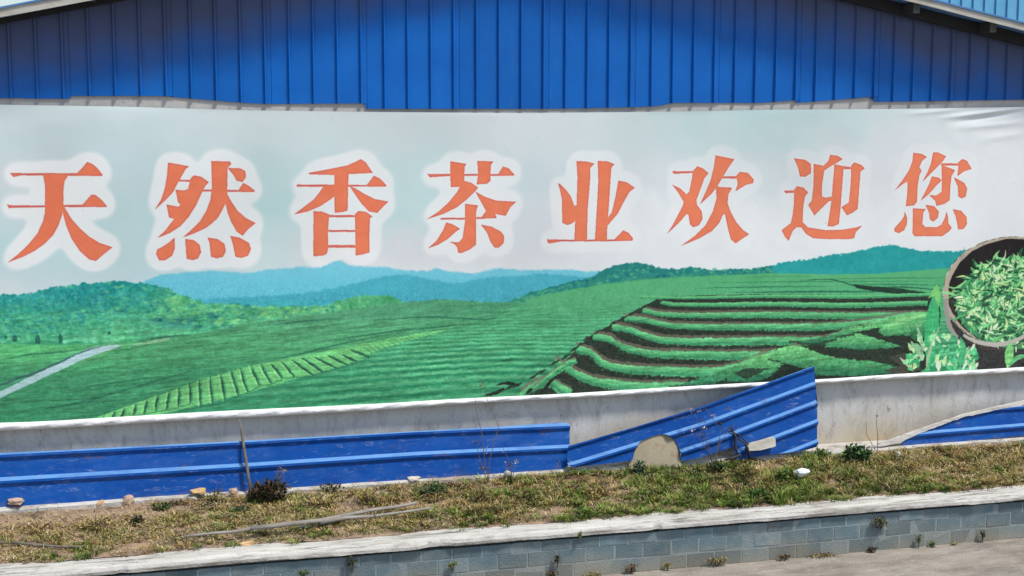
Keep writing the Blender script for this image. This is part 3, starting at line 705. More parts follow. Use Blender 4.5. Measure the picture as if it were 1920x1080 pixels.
for iw, (pts, w) in enumerate(rows):
    d_ = dense(pts); w *= 1.22 if iw else .8
    sh = [(x, y + w*.62) for x, y in d_]
    if iw > 1: paint(raster(stroke([(x, y - w*.60) for x, y in d_], w*.42)), soilc, .75)
    paint(raster(stroke(d_, w*.6, w, w*1.05)), lite)
    paint(raster(stroke([(x, y + w*.26) for x, y in d_], w*.34)), (54,134,96), .75)
    paint(raster(stroke([(x, y - w*.34) for x, y in d_], w*.18)), (116,194,136), .8)
    if iw > 0:
        for x, y in d_:
            for _ in range(4):
                xx, yy = x + rr.uniform(-8, 8), y + w*rr.uniform(.30, .52)
                paint(raster(stroke([(xx, yy), (xx + rr.uniform(-2, 2), yy + w*.28)], rr.uniform(1, 2.4), .5)), (24,44,34) if rr.random() < .6 else (70,140,98), .8)
def mound(pl, top=(118,202,124), bot=(40,108,78), y0=None, y1=None):
    r_ = raster(dense(pl + [pl[0]])); ys = [p[1] for p in pl]
    c = grade(Yg, [(min(ys), top), (max(ys), bot)]) + ((N3-.5)*46)[..., None]
    paint(r_, c)
    xs_m = [p[0] for p in pl]; ym = {}
    for x, y in dense(pl + [pl[0]], 6):
        q = int(x//8); ym.setdefault(q, [y, y]); ym[q] = [min(ym[q][0], y), max(ym[q][1], y)]
    for q, (ya_, yb_) in ym.items():
        for _ in range(5):
            x = q*8 + rr.uniform(0, 8); y = rr.uniform(ya_, yb_); t = (y-ya_)/(yb_-ya_+.1)
            col = (150,220,144) if rr.random() > t else (30,84,62)
            paint(raster(stroke([(x, y), (x + rr.uniform(-2,2), y - rr.uniform(1.5,3.5))], 1.4, .6)), col, .55)
        paint(raster(stroke([(q*8-1, yb_), (q*8+9, yb_)], 3.2)), (24,40,32), .75)
mound([(1262,724),(1300,712),(1350,694),(1390,682),(1430,668),(1500,650),(1480,668),(1420,690),(1370,708),(1330,722)])
mound([(1362,716),(1372,694),(1400,672),(1440,662),(1490,664),(1470,682),(1450,700),(1420,716)])
paint(raster([(1375,700),(1400,690),(1440,690),(1400,712)]), dark, .8)
mound([(1545,652),(1556,632),(1580,622),(1620,628),(1660,640),(1690,648),(1680,660),(1620,656)])
paint(raster([(1560,655),(1620,656),(1690,650),(1692,664),(1650,674),(1600,668)]), dark)
mound([(1440,672),(1460,652),(1500,648),(1530,660),(1580,672),(1640,678),(1690,690),(1670,700),(1600,706),(1540,704),(1500,690)])
mound([(1610,610),(1650,600),(1700,590),(1738,586),(1742,622),(1712,640),(1690,634),(1655,618)])
mound([(1480,640),(1540,632),(1600,612),(1660,606),(1700,600),(1705,630),(1660,632),(1640,618),(1580,630),(1530,645)])
paint(raster([(1605,622),(1648,614),(1645,630),(1620,628)]), dark)
paint(raster(dense([(1650,634),(1685,628),(1712,634),(1722,655),(1700,652)])), dark)
paint(raster([(1665,668),(1715,660),(1728,696),(1680,700),(1655,694),(1690,686)]), (60,62,54))
paint(raster([(1530,704),(1640,706),(1725,694),(1725,706),(1530,712)]), (22,26,22))
# dark crest path between fields
for (x, y) in [(1236,565),(1222,569),(1208,575),(1196,582),(1184,588),(1168,597),(1150,606),(1120,622),(1102,633),(1090,645),(1075,655),(1060,669),(1040,680),(1015,697),(1000,706),(970,722),(955,726)]:
    paint(raster(stroke([(x-9+rr.uniform(-2,2), y+5), (x, y), (x+9, y-5)], 1, 2, 5.5)), (26,42,36), .92)
for pts in [[(905,742),(930,736),(945,728)],[(930,722),(950,718),(972,722)],[(1010,742),(1025,722),(1042,705)],[(985,740),(996,728)]]:
    paint(raster(stroke(dense(pts, 5), 1, 5, 6)), (20,28,24))
# tea basket, round and open, tipped towards the viewer
cx_, cy_ = 1902.0, 548.0
paint(raster([(1776,600),(1800,640),(1832,690),(1846,712),(2000,712),(2030,650),(2040,580)]), (40,40,42))
for k in range(60):
    x = rr.uniform(1800, 2010); y = rr.uniform(640, 700); paint(raster(stroke([(x,y),(x+22,y+rr.uniform(-1,4))], .6, .6, 2.6)), (120,118,114) if rr.random()<.4 else (18,18,20), .6)
paint(raster(ell(cx_, cy_, 134, 105, 0, wob=.006)), (176,164,150))
for k in range(160):
    t = rr.uniform(0, 2*math.pi); x, y = cx_+133*math.cos(t), cy_+104*math.sin(t)
    paint(raster(stroke([(x,y),(x-8*math.sin(t),y+8*math.cos(t))], 1, 1, 4)), (78,62,52) if rr.random()<.6 else (212,206,196), .85)
paint(raster(ell(cx_+4, cy_+1.5, 128.5, 102, wob=.010)), (34,30,30))
for k in range(50):
    x = rr.uniform(1800, 2000); y = rr.uniform(455, 485); paint(raster(stroke([(x,y),(x+rr.uniform(-3,3),y+14)], .8, .8, 3)), (66,66,68), .5)
greens = [(36,104,68),(78,168,104),(110,196,122),(142,214,142),(172,226,158),(200,232,160),(218,236,196),(28,70,50)]
inner = raster(ell(cx_+10, cy_+20, 120, 86)); paint(inner, (62,140,96))
for k in range(1150):
    t = rr.uniform(0, 2*math.pi); q = math.sqrt(rr.random())
    x, y = cx_+8+116*q*math.cos(t), cy_+16+80*q*math.sin(t)
    if x > 2035: continue
    an = rr.uniform(0, math.pi*2); L_ = rr.uniform(9, 36); bend = rr.uniform(-6, 6)
    c = greens[rr.integers(0, 8)]
    pts = [(x, y), (x+L_*.5*math.cos(an)-bend*math.sin(an), y+(L_*.5*math.sin(an)+bend*math.cos(an))*.8), (x+L_*math.cos(an), y+L_*math.sin(an)*.8)]
    paint(raster(stroke(dense(pts, 5), .5, .5, rr.uniform(2.2, 6.5))), c, .92)
    if k % 3 == 0: paint(raster(stroke([(a_+1.6, b_+2.4) for a_, b_ in dense(pts, 5)], .4, .4, 1.4)), (18,52,38), .7)
paint(raster(stroke(dense([(1806,628),(1830,640),(1865,646),(1900,640),(1935,622)]), 5, 5, 9)), (176,172,166))
paint(raster(stroke(dense([(1808,634),(1840,650),(1880,655),(1920,640)]), 1, 1, 4)), (60,54,52))
paint(raster(stroke(dense([(1772,560),(1776,590),(1782,615),(1796,632)]), 6, 4, 9)), (150,146,142))
# fresh leaves standing beside the basket
def leaf(pts, w, c, rib=None):
    paint(raster(stroke(dense(pts, 5), .6, .8, w)), c)
    if rib: paint(raster(stroke(dense(pts, 5), .5, 1.2)), rib, .7)
leaf([(1758,534),(1752,570),(1748,610),(1744,660),(1740,695)], 26, (62,176,112), (120,206,140))
paint(raster(dense([(1756,533),(1764,550),(1760,575),(1752,556),(1740,560)])), (120,196,112))
leaf([(1666,612),(1690,600),(1720,592),(1738,590)], 11, (122,196,126), (160,216,150))
leaf([(1762,612),(1750,640),(1740,672),(1736,695)], 6, (160,184,150))
for k in range(90):
    x = rr.uniform(1700, 1832); y = 696 - rr.random()**1.2 * np.interp(x, [1700,1740,1780,1832],[26,60,66,20]); an = -math.pi/2 + rr.uniform(-.9, .9); L_ = rr.uniform(8, 26)
    leaf([(x, y), (x+L_*.5*math.cos(an)+rr.uniform(-2,2), y+L_*.5*math.sin(an)), (x+L_*math.cos(an), y+L_*math.sin(an))], rr.uniform(4, 11), [(70,180,120),(94,196,134),(140,212,150),(186,220,160),(56,156,104),(206,220,196)][rr.integers(0,6)])
leaf([(1718,606),(1726,630),(1732,660)], 7, (140,196,150)); leaf([(1708,640),(1722,655),(1730,676)], 14, (130,186,140), (205,215,200))
leaf([(1800,632),(1806,650),(1800,690)], 13, (76,178,120)); leaf([(1893,640),(1893,660),(1888,692)], 17, (120,200,120), (190,215,170))
leaf([(1930,665),(1905,672),(1890,690)], 9, (96,180,120)); paint(raster([(1900,694),(1925,676),(1960,670),(1960,700)]), (20,20,22))

# foliage grain: break up the edges and add leafy speckle, stronger towards the foreground
rq = np.random.default_rng(77)
dxn = ((N3 - .5)*7 + (N2 - .5)*8); dyn = ((N3[:, ::-1] - .5)*6 + (N2[::-1] - .5)*5)
near = np.clip((PY - 500)/150, 0, 1)*np.clip((PX-850)/300, .35, 1)*np.clip((1830-PX)/120, .3, 1)
veg = (PY > 468)
jj = np.clip(np.arange(TH)[:, None] + (dyn*near*veg), 0, TH-1).astype(int); ii_ = np.clip(np.arange(TW)[None] + (dxn*near*veg*1.2), 0, TW-1).astype(int)
IMG = IMG[jj, ii_]
sp = rq.random((TH//3+2, TW//3+2)).astype(np.float32); sp = np.repeat(np.repeat(sp, 3, 0), 3, 1)[:TH, :TW]; sp = boxblur(sp, 1)
sp2 = boxblur(rq.random((TH, TW)).astype(np.float32), 1)
gm_ = np.clip((IMG[..., 1] - IMG[..., 0] - 12)/40, 0, 1)*veg*np.clip((PY-500)/60,.25,1)
IMG = IMG*(1 + ((sp-.5)*.14 + (sp2-.5)*.12)*gm_)[..., None]
dk_ = np.clip((95 - IMG.sum(-1)/3)/60, 0, 1)*veg*np.clip((PY-520)/40,0,1)
A1 = aniso(34, 2.4, 51, .10); A2 = aniso(11, 1.7, 52, .06); A3 = aniso(2.4, 2.2, 53); A4 = aniso(60, 5, 54, .12)
plain = gm_*np.clip((PY-560)/40, 0, 1)
IMG = IMG*(1 + ((A1-.5)*.20 + (A2-.5)*.20 + (A4-.5)*.16)*plain + (A3-.5)*.10*gm_)[..., None]
IMG = IMG + (np.clip(sp*1.5-.5,0,1)*22 + 2 + A2*14)[..., None]*dk_[..., None]*np.array((1,1.02,.86),np.float32)
lum = np.clip((PY-520)/120,0,1)*veg
IMG = IMG*(1+.07*lum)[...,None]
# the characters last: pale rim, then brick-orange fill with worn darker edges
e1 = halo(3); rim = np.clip((e1 - .02)/.2, 0, 1)[..., None]*.75
IMG = IMG*(1-rim) + np.array((224,224,222), np.float32)*rim
tf = np.array((222,118,86), np.float32) + ((N2-.5)*12)[..., None] + (np.interp(PX,[0,1900],[0,1]))[...,None]*np.array((1,8,8),np.float32)
inner_ = np.clip((e1-.5)/.4, 0, 1)[..., None]
tf = tf*inner_ + np.array((196,92,92), np.float32)*(1-inner_)
IMG[TXT] = tf[TXT]
# faint dirt on the vinyl
IMG *= (1 - .05*np.clip(N4*2-.9, 0, 1))[..., None]
for k in range(60):
    x = rr.uniform(-200, 2100); y = rr.uniform(215, 480)
    e = None
    paint(raster(ell(x, y, rr.uniform(1, 2.2), rr.uniform(.8, 1.6), n=8)), (150,165,172), .35)
g_ = IMG.mean(-1, keepdims=True); vg = ((IMG[..., 1] - IMG[..., 0]) > 22)[..., None]*.05*np.clip((PY-530)/30,0,1)[..., None]
IMG = IMG*(1-vg) + g_*vg
IMG = np.clip(IMG*np.array((1.03,1.025,.995),np.float32)*(1 - .035*np.clip((PY-555)/30, 0, 1))[..., None], 0, 255) / 255
IMG[1:-1, 1:-1] = (IMG[1:-1,1:-1]*2 + IMG[:-2,1:-1] + IMG[2:,1:-1] + IMG[1:-1,:-2] + IMG[1:-1,2:]) / 6
img = bpy.data.images.new('banner_print', TW, TH)
buf = np.ones((TH, TW, 4), np.float32); buf[..., :3] = IMG[::-1]
img.pixels.foreach_set(buf.ravel()); img.update(); img.pack()
del buf, N1, N2, N3, N4, HALO
bm_ = bpy.data.materials.new('printed_vinyl'); bm_.use_nodes = True
nt = bm_.node_tree; b = nt.nodes['Principled BSDF']
ti = nt.nodes.new('ShaderNodeTexImage'); ti.image = img; ti.interpolation = 'Cubic'; ti.extension = 'EXTEND'
gm = nt.nodes.new('ShaderNodeVectorMath'); gm.operation = 'MULTIPLY'; gm.inputs[1].default_value = (PRINT_GAIN, PRINT_GAIN, PRINT_GAIN)
nt.links.new(ti.outputs[0], gm.inputs[0]); nt.links.new(gm.outputs[0], b.inputs['Base Color'])
b.inputs['Roughness'].default_value = .6; b.inputs['Specular IOR Level'].default_value = .15
nz = nt.nodes.new('ShaderNodeTexNoise'); nz.inputs['Scale'].default_value = 1.3; nz.inputs['Detail'].default_value = 3
ge = nt.nodes.new('ShaderNodeNewGeometry'); nt.links.new(ge.outputs['Position'], nz.inputs['Vector'])
bpn = nt.nodes.new('ShaderNodeBump'); bpn.inputs['Strength'].default_value = .45; bpn.inputs['Distance'].default_value = .03
nt.links.new(nz.outputs[0], bpn.inputs['Height']); nt.links.new(bpn.outputs[0], b.inputs['Normal'])
M['print'] = bm_
# ------------------------------------------------------------------ the banner
TOPY = [(-400,194),(0,196),(240,200),(480,207),(720,210),(960,212),(1200,210),(1440,206),(1700,204),(1920,200),(2400,197)]
LOWY = [(-400,813),(0,794),(240,782),(480,769),(720,757),(960,744),(1200,731),(1440,717),(1680,703),(1920,689),(2400,662)]
HEMY = [(-400,828),(0,808),(240,795),(480,782),(720,768),(960,752),(1200,739),(1440,724),(1680,711),(1920,697),(2400,668)]
X0b, X1b = -2.25, 10.05
nx, nz_ = 420, 80; V = []; Fc = []; UV = []
def bz(X, ctrl):
    x, _ = project((X, -BOFF, 2.5)); return on_wall(x, lerp_pts(ctrl, x), BOFF)[2]
folds = []
def fold(X, z):
    d = .004*math.sin(X*1.7 + z*2.3) + .003*math.sin(X*4.1 - z*1.1)
    # slack creases fanning from the upper right corner
    xr, yr = 0, 0
    if X > 6.2:
        for (x0, y0, x1, y1, w_, a) in CR:
            t = ((X-x0)*(x1-x0) + (z-y0)*(y1-y0)) / ((x1-x0)**2 + (y1-y0)**2)
            if -.1 < t < 1.1:
                dd = ((X-x0)*(y1-y0) - (z-y0)*(x1-x0)) / math.hypot(x1-x0, y1-y0)
                d += a*math.exp(-(dd/w_)**2)*max(0, math.sin(math.pi*min(max((t+.1)/1.2,0),1)))
    return d
CR = []
for (xa, ya, xb, yb, w_, a) in [(1770,221,1920,202,.018,.016),(1790,229,1915,210,.02,-.014),(1795,241,1925,228,.025,.009),(1840,262,1925,250,.03,.006),(1700,214,1800,205,.02,.006)]:
    p, q = on_wall(xa, ya, BOFF), on_wall(xb, yb, BOFF); CR.append((p[0], p[2], q[0], q[2], w_, a))
for i in range(nx + 1):
    X = X0b + (X1b - X0b)*i/nx; zt, zb = bz(X, TOPY), bz(X, LOWY)
    for j in range(nz_ + 1):
        s = j / nz_; s = s + .0 ; z = zb + (zt - zb)*(1 - (1 - s)**1.6)
        V.append((X, -(BOFF + fold(X, z)*(.2 + .8*min(1, 6*(1-s)+.6))), z)); UV.append(((X - BX0)/(BX1 - BX0), 1 - (BZ1 - z)/(BZ1 - BZ0)))
for i in range(nx):
    for j in range(nz_):
        a = i*(nz_+1) + j; Fc.append((a, a+nz_+1, a+nz_+2, a+1))
bn = empty('advertising_banner', ((X0b+X1b)/2, -BOFF, 1.2), 'long printed banner with orange Chinese characters over green tea terraces', 'banner')
pr = obj('printed_sheet', V, Fc, M['print'], bn, smooth=True)
uvl = pr.data.uv_layers.new(name='uv')
idx = np.zeros(len(pr.data.loops), np.int32); pr.data.loops.foreach_get('vertex_index', idx)
uvl.data.foreach_set('uv', np.array(UV, np.float32)[idx].ravel())
# white rolled hem along the bottom
V, Fc = [], []; n = 700; K = 8
for i in range(n + 1):
    X = X0b + (X1b - X0b)*i/n; z1, z0 = bz(X, LOWY) + .006, bz(X, HEMY); h_ = z1 - z0
    for j in range(K):
        t = j/(K-1); bulge = math.sin(math.pi*t)**.7*(.020 + .006*math.sin(X*5) + .004*math.sin(X*23+t*4) + .003*hashn(i//3, j))
        V.append((X, -(BOFF + .004 + bulge), z1 - h_*t + .003*math.sin(X*2.7)))
    V.append((X, -(BOFF - .02), z0 + .004)); V.append((X, -(BOFF - .02), z1))
Kt = K + 2
for i in range(n):
    for j in range(Kt):
        a = i*Kt + j; b2 = i*Kt + (j+1) % Kt; Fc.append((a, b2, b2+Kt, a+Kt))
obj('hem', V, Fc, M['hem'], bn, smooth=True)

# ------------------------------------------------------------------ loose blue roofing sheets leaning on the wall
def sheet(name, xs, base, pitch, top, bot, centers, lean, label, m=None, h=.028, hw=.19, tw=.045, thick=.0016, group='blue ribbed sheets leaning at the foot of the wall', dents=.003):
    o0, z0, o1, z1 = lean
    k = (o1 - o0)/(z1 - z0); nrm = np.array([0, -1.0, -k]); nrm /= np.linalg.norm(nrm)
    if nrm[1] > 0: nrm = -nrm
    ts = [-1.0]
    for c in centers: ts += [c - hw, c - tw, c + tw, c + hw]
    lo = []
    ts = sorted(ts); full = []
    for a, b2 in zip(ts[:-1], ts[1:]):
        full.append(a)
        if b2 - a > .3:
            full += [a + (b2-a)*q for q in (.25, .5, .75)]
    full.append(ts[-1]); full += [ts[-1] + .2, ts[-1] + .5, ts[-1] + 2]
    def disp(t):
        for c in centers:
            a = abs(t - c)
            if a <= tw: return h
            if a < hw: return h*(hw - a)/(hw - tw)
        return 0
    V, Fc = [], []; R = len(full)
    for i, x in enumerate(xs):
        yb, yp, ya, yc = lerp_pts(base, x), lerp_pts(pitch, x), lerp_pts(top, x), lerp_pts(bot, x)
        for t in full:
            y = min(max(yb + t*yp, ya), yc); tt = (y - yb)/yp
            P = on_lean(x, y, o0, z0, o1, z1)
            d = disp(tt) + dents*(math.sin(P[0]*4.3 + tt*1.9) + .5*math.sin(P[0]*11 + tt*5))
            V.append(tuple(P + nrm*d))
    for i in range(len(xs) - 1):
        for j in range(R - 1):
            a = i*R + j; q = (a, a+R, a+R+1, a+1)
            p = [Vector(V[w_]) for w_ in q]
            if (p[0]-p[3]).length + (p[1]-p[2]).length < 2e-4: continue
            Fc.append(q)
    c = Vector(V[len(V)//2]); 
    o = obj(name, [tuple(Vector(q) - c) for q in V], Fc, m or M['sheet']); o.location = c
    sd = o.modifiers.new('metal_thickness', 'SOLIDIFY'); sd.thickness = thick; sd.offset = -1
    return tag(o, label, 'metal sheet', group)
LEAN = (.235, .58, .105, 1.06)
sheet('roofing_sheet', np.linspace(-560, 459, 110), [(-560,880),(0,854),(470,829.5),(1068,799)], [(-560,51),(0,49),(1068,41)], [(-560,877),(0,850),(240,838),(455,827)], [(-560,978),(0,951),(240,937),(459,922)], [.03, 1.03, 2.2], LEAN, 'long blue ribbed sheet standing left of the thin leaning stick')
sheet('roofing_sheet', np.concatenate([np.linspace(452, 1052, 70), [1058, 1063, 1068]]), [(-560,880),(0,854),(470,829.5),(780,811),(1068,799)], [(-560,51),(0,49),(1068,41)],
      [(452,827),(780,809),(940,800),(1040,793),(1063,793),(1068,799)], [(452,923),(700,907),(900,891),(1040,881),(1056,879),(1068,872)], [.03, 1.03, 2.25], (.245,.58,.118,1.06), 'blue ribbed sheet between the thin stick and the tilted sheet')
arch = [(1064,872),(1075,876),(1183,864),(1186,862),(1190,846),(1195,833),(1200,828),(1212,822.5),(1225,817.5),(1238,814),(1247,814.5),(1257,818.5),(1265,825),(1271,834),(1274,845),(1276,859),(1277,864),(1306,860),(1340,850),(1372,839),(1376,838),(1378,862),(1410,858),(1440,853),(1500,846),(1532,838)]
xs_t = np.concatenate([np.linspace(1064, 1180, 12), np.linspace(1183, 1280, 60), np.linspace(1284, 1370, 10), [1375, 1377.5], np.linspace(1382, 1524, 16), [1527, 1530, 1532]])
sheet('roofing_sheet', xs_t, [(1064,836),(1320,760),(1525,687),(1532,684)], [(1064,40),(1525,36),(1532,36)], [(1064,836),(1180,803),(1320,760),(1525,686),(1528,700),(1532,760)], arch, [.04, 1, 2, 3, 4.05], (.33,.56,.13,1.48),
      'tilted blue ribbed sheet with an arched notch in its lower edge')
sheet('roofing_sheet', np.linspace(1690, 2250, 60), [(1690,781),(1920,764),(2250,742)], [(1690,37),(2250,33)], [(1690,828),(1735,807),(1810,780),(1870,768),(1920,759),(2250,712)], [(1690,838),(1920,817),(2250,787)], [0, 1.02, 2.1], (.235,.60,.12,1.0),
      'blue ribbed sheet half buried behind the slanting cement strip at right')
# the slanting cement strip over the right sheet
ctrl_t = [(1596,844),(1640,833),(1690,815),(1735,799),(1810,774),(1870,760),(1920,749),(2250,696)]
ctrl_b = [(1596,846),(1640,840),(1690,829),(1735,808),(1810,781),(1870,769),(1920,760),(2250,714)]
V, Fc = [], []; xs_ = np.linspace(1596, 2250, 90)
for i, x in enumerate(xs_):
    w_ = hashn(i, 1)*1.0 + 3.0
    a, b2 = np.array(on_lean(x, lerp_pts(ctrl_t, x) + w_, .26,.60,.15,1.0)), np.array(on_lean(x, lerp_pts(ctrl_b, x) + hashn(i, 2)*2.4, .26,.60,.15,1.0))
    V += [tuple(a), tuple(b2), tuple(b2 + np.array([0,.05,0])), tuple(a + np.array([0,.025,.003]))]
for i in range(len(xs_) - 1):
    for j in range(4):
        a = i*4 + j; b2 = i*4 + (j+1) % 4; Fc.append((a, b2, b2+4, a+4))
Fc += [(3,2,1,0)]
tag(obj('cement_strip', V, Fc, M['lime']), 'rough white cement strip slanting above the half buried blue sheet', 'cement strip')

# tan rounded slab filling the notch of the tilted sheet
ol = [(1182,868),(1186,860),(1190,846),(1195,833),(1201,828),(1212,823),(1225,818),(1238,814.5),(1247,815),(1257,819),(1265,825.5),(1271,834.5),(1274,845),(1276,858),(1278,868),(1276,880),(1230,884),(1184,882)]
V, Fc = [], []; n_ = len(ol); ctr = (1230, 850)
for ring, (sc_, out) in enumerate([(1.05,-.05),(1.04,-.016),(.98,-.010),(.6,-.008),(.25,-.007)]):
    for x, y in ol:
        q = np.array(on_lean(ctr[0] + (x-ctr[0])*sc_, ctr[1] + (y-ctr[1])*sc_, .33,.56,.13,1.48)); V.append((q[0], q[1] - out + .004, q[2]))
for r_ in range(4):
    for j in range(n_): Fc.append((r_*n_+j, r_*n_+(j+1)%n_, (r_+1)*n_+(j+1)%n_, (r_+1)*n_+j))
Fc.append(tuple(4*n_+j for j in range(n_))); Fc.append(tuple(range(n_-1,-1,-1)))
tag(obj('rounded_slab', V, Fc, M['slab']), 'tan rounded concrete slab showing in the arched notch of the tilted sheet', 'stone slab')

# ------------------------------------------------------------------ sticks, boards, stones, litter
def place_tube(name, pts, radii, m, label, cat, group=None, n=7):
    v, f = tube(pts, radii, n); c = Vector(pts[len(pts)//2])
    o = obj(name, [tuple(Vector(q) - c) for q in v], f, m, smooth=True); o.location = c
    return tag(o, label, cat, group)
P = lambda x, y, off: on_wall(x, y, off)
place_tube('leaning_stick', [P(449,786,.11), P(453,810,.16), P(456,830,.20), P(462,868,.27), P(466,895,.31), P(471,921,.35)], [.006,.010,.012,.015,.013,.016], M['bark'], 'thin weathered stick leaning where two blue sheets meet', 'stick')
def lv(x, y, dz=.03):                                # on the verge surface
    p = on_level(x, y, .39)
    for _ in range(3): p = on_level(x, y, ground_z(-p[1], p[0]) + dz)
    return p
def pole(pts, r0, r1, label, m='wood', dz=.055):
    q = [np.array(lv(x, y, dz)) + np.array([0, 0, .006*math.sin(i*2.1)]) for i, (x, y) in enumerate(pts)]
    return place_tube('fallen_branch', q, list(np.linspace(r0, r1, len(q))), M[m], label, 'branch', 'dead branches lying in the verge grass')
pole([(470,991),(540,984),(600,975),(650,966),(700,957),(745,949),(781,943)], .022, .014, 'longest grey branch lying in the grass below the middle blue sheet')
pole([(600,980),(650,972),(700,967),(760,960),(810,953)], .020, .010, 'second grey branch lying right beside the longest grey branch')
pole([(345,1006),(400,1001),(440,996),(478,989)], .012, .016, 'grey branch end poking out of grass left of the longest branch')
pole([(362,1034),(385,1028),(412,1020)], .012, .010, 'short pale twig resting on the coping edge near the yellow stone', dz=.03)
pole([(558,991),(575,988),(592,985)], .016, .013, 'short broken branch stub just below the longest grey branch', dz=.03)
pole([(-60,1014),(12,1018)], .014, .012, 'dark broken stick at the far left edge of the grass', 'bark', .03)
pole([(22,1017),(60,1022),(110,1024),(156,1025)], .015, .010, 'dark brown stick lying in dry grass near the left end', 'bark', .03)

def stone(x, y, w_px, h_px, m, label, off=None, cat='stone', name='stone', dz=0, box_=.3):
    if off is None: p = np.array(lv(x, y, .02 + dz))
    else: p = np.array(on_wall(x, y, off))
    s = F_PX / ((p - C0) @ FW); w_, h_ = w_px/s, h_px/s
    bm = bmesh.new(); bmesh.ops.create_icosphere(bm, subdivisions=2, radius=1)
    sd = random.uniform(0, 99)
    for vv in bm.verts:
        c = vv.co; q = (abs(c.x)**3 + abs(c.y)**3 + abs(c.z)**3)**(1/3)
        bx_q = max(box_, .75); q2 = (abs(c.x)**7 + abs(c.y)**7 + abs(c.z)**7)**(1/7)*1.15; c = c*(1-bx_q) + c/q2*bx_q
        nn = .92 + random.uniform(-.14,.14) + .10*math.sin(c.x*4 + sd) + .07*math.sin(c.y*7 + sd*2) + .06*math.sin(c.z*8 + c.x*5 + sd*3)
        vv.co = Vector((c.x*w_/2*nn, c.y*w_/2.4*nn, c.z*h_/2*nn))
    me = bpy.data.meshes.new(name); bm.to_mesh(me); bm.free(); me.materials.append(M[m])
    o = bpy.data.objects.new(name, me); COL.objects.link(o); o.location = p; o.rotation_euler = (0, 0, random.uniform(-.4,.4))
    return tag(o, label, cat)
stone(241, 938, 26, 24, 'stone_pink', 'pinkish block of stone standing at the left blue sheet', off=.29, box_=.8)
stone(372, 921, 34, 13, 'stone_orange', 'flat orange stone raised on rubble left of the leaning stick', off=.31, box_=.8)
stone(362, 934, 22, 12, 'stone_cream', 'cream rubble stone just under the flat orange stone', off=.32)
stone(438, 922, 22, 15, 'stone_pink', 'small pinkish stone beside the foot of the leaning stick', off=.31, box_=.5)
stone(462, 1021, 27, 14, 'stone_orange', 'yellow oval stone lying on the white coping', off=1.17)
stone(776, 898, 26, 12, 'stone_cream', 'cream lump of cement on the ledge under the middle sheet', off=.27)
stone(30, 940, 36, 14, 'stone_pink', 'low pink grey lump on the ledge at the far left', off=.27)
stone(188, 944, 16, 14, 'stone_orange', 'small orange lump on the ledge left of the pinkish block', off=.28)
stone(952, 889, 16, 14, 'stone_cream', 'cream pebble in weeds under the middle sheet right end', off=.32)
stone(963, 893, 12, 12, 'stone_cream', 'yellowish smaller pebble right beside the cream pebble', off=.34)
stone(1684, 852, 12, 13, 'stone_cream', 'whitish stone standing in dry grass near the right ledge', dz=.02)
# crumpled white litter
bm = bmesh.new(); bmesh.ops.create_icosphere(bm, subdivisions=2, radius=1)
for vv in bm.verts: vv.co = Vector((vv.co.x*.07*(1+random.uniform(-.35,.35)), vv.co.y*.05*(1+random.uniform(-.35,.35)), vv.co.z*.030*(1+random.uniform(-.8,.9))))
me = bpy.data.meshes.new('crumpled_wrapper'); bm.to_mesh(me); bm.free(); me.materials.append(M['litter'])
o = bpy.data.objects.new('crumpled_wrapper', me); COL.objects.link(o); o.location = lv(1503, 885, .07)
tag(o, 'crumpled white plastic wrapper lying on the green grass', 'litter')
# bleached board against the tilted sheet and the dark scrap beside it
LT = (.33,.56,.13,1.48)
def lt(x, y, out): p = np.array(on_lean(x, y, *LT)); return p + np.array([0, -out, 0])
v, f = [], []
prof = [(1396,832,843),(1404,828,843),(1420,824,842),(1436,819,838),(1445,817,836),(1448,818.5,834)]
for i, (x, ya, yb) in enumerate(prof):
    a, b2 = lt(x, ya, .035), lt(x, yb, .06)
    v += [tuple(a), tuple(a + np.array([0,-.035,-.004])), tuple(b2 + np.array([0,-.02,.008])), tuple(b2), tuple((a+b2)/2 + np.array([0,.03,0]))]
for i in range(len(prof)-1):
    for j in range(5): f.append((i*5+j, i*5+(j+1)%5, i*5+5+(j+1)%5, i*5+5+j))
f += [(4,3,2,1,0), tuple(25+j for j in range(5))]
tag(obj('broken_board', v, f, M['palewood']), 'short bleached broken board propped against the tilted blue sheet', 'board')
v, f = join([tube([lt(1368,800,.03), lt(1376,818,.05), lt(1374,838,.06), lt(1382,856,.05)], [.006,.012,.014,.008], 6),
             tube([lt(1376,818,.05), lt(1392,828,.07), lt(1398,845,.07), lt(1402,858,.05)], [.006,.013,.016,.008], 6),
             tube([lt(1384,850,.06), lt(1366,856,.08), lt(1352,860,.06)], [.014,.016,.004], 6),
             tube([lt(1362,806,.03), lt(1380,812,.05), lt(1400,832,.06)], [.004,.008,.005], 6)])
tag(obj('torn_rubber_scrap', v, f, M['blackrag'], smooth=True), 'black torn rubber scrap hanging beside the bleached board', 'scrap')

# ------------------------------------------------------------------ plants
def colored(name, V, Fc, cols, m, parent=None):
    me = bpy.data.meshes.new(name); nv = len(V)
    V = np.asarray(V, np.float32)
    me.from_pydata(V.tolist(), [], Fc) if not isinstance(Fc, np.ndarray) else None
    if isinstance(Fc, np.ndarray):
        me.vertices.add(nv); me.vertices.foreach_set('co', V.ravel())
        me.loops.add(Fc.size); me.loops.foreach_set('vertex_index', Fc.ravel().astype(np.int32))
        me.polygons.add(len(Fc)); me.polygons.foreach_set('loop_start', np.arange(0, Fc.size, Fc.shape[1], dtype=np.int32))
        me.polygons.foreach_set('loop_total', np.full(len(Fc), Fc.shape[1], np.int32)); 
    me.update(); me.validate()
    at = me.attributes.new('Col', 'FLOAT_COLOR', 'POINT')
    c4 = np.ones((nv, 4), np.float32); c4[:, :3] = cols; at.data.foreach_set('color', c4.ravel())
    me.materials.append(m)
    o = bpy.data.objects.new(name, me); COL.objects.link(o)
    if parent: o.parent = parent
    return o
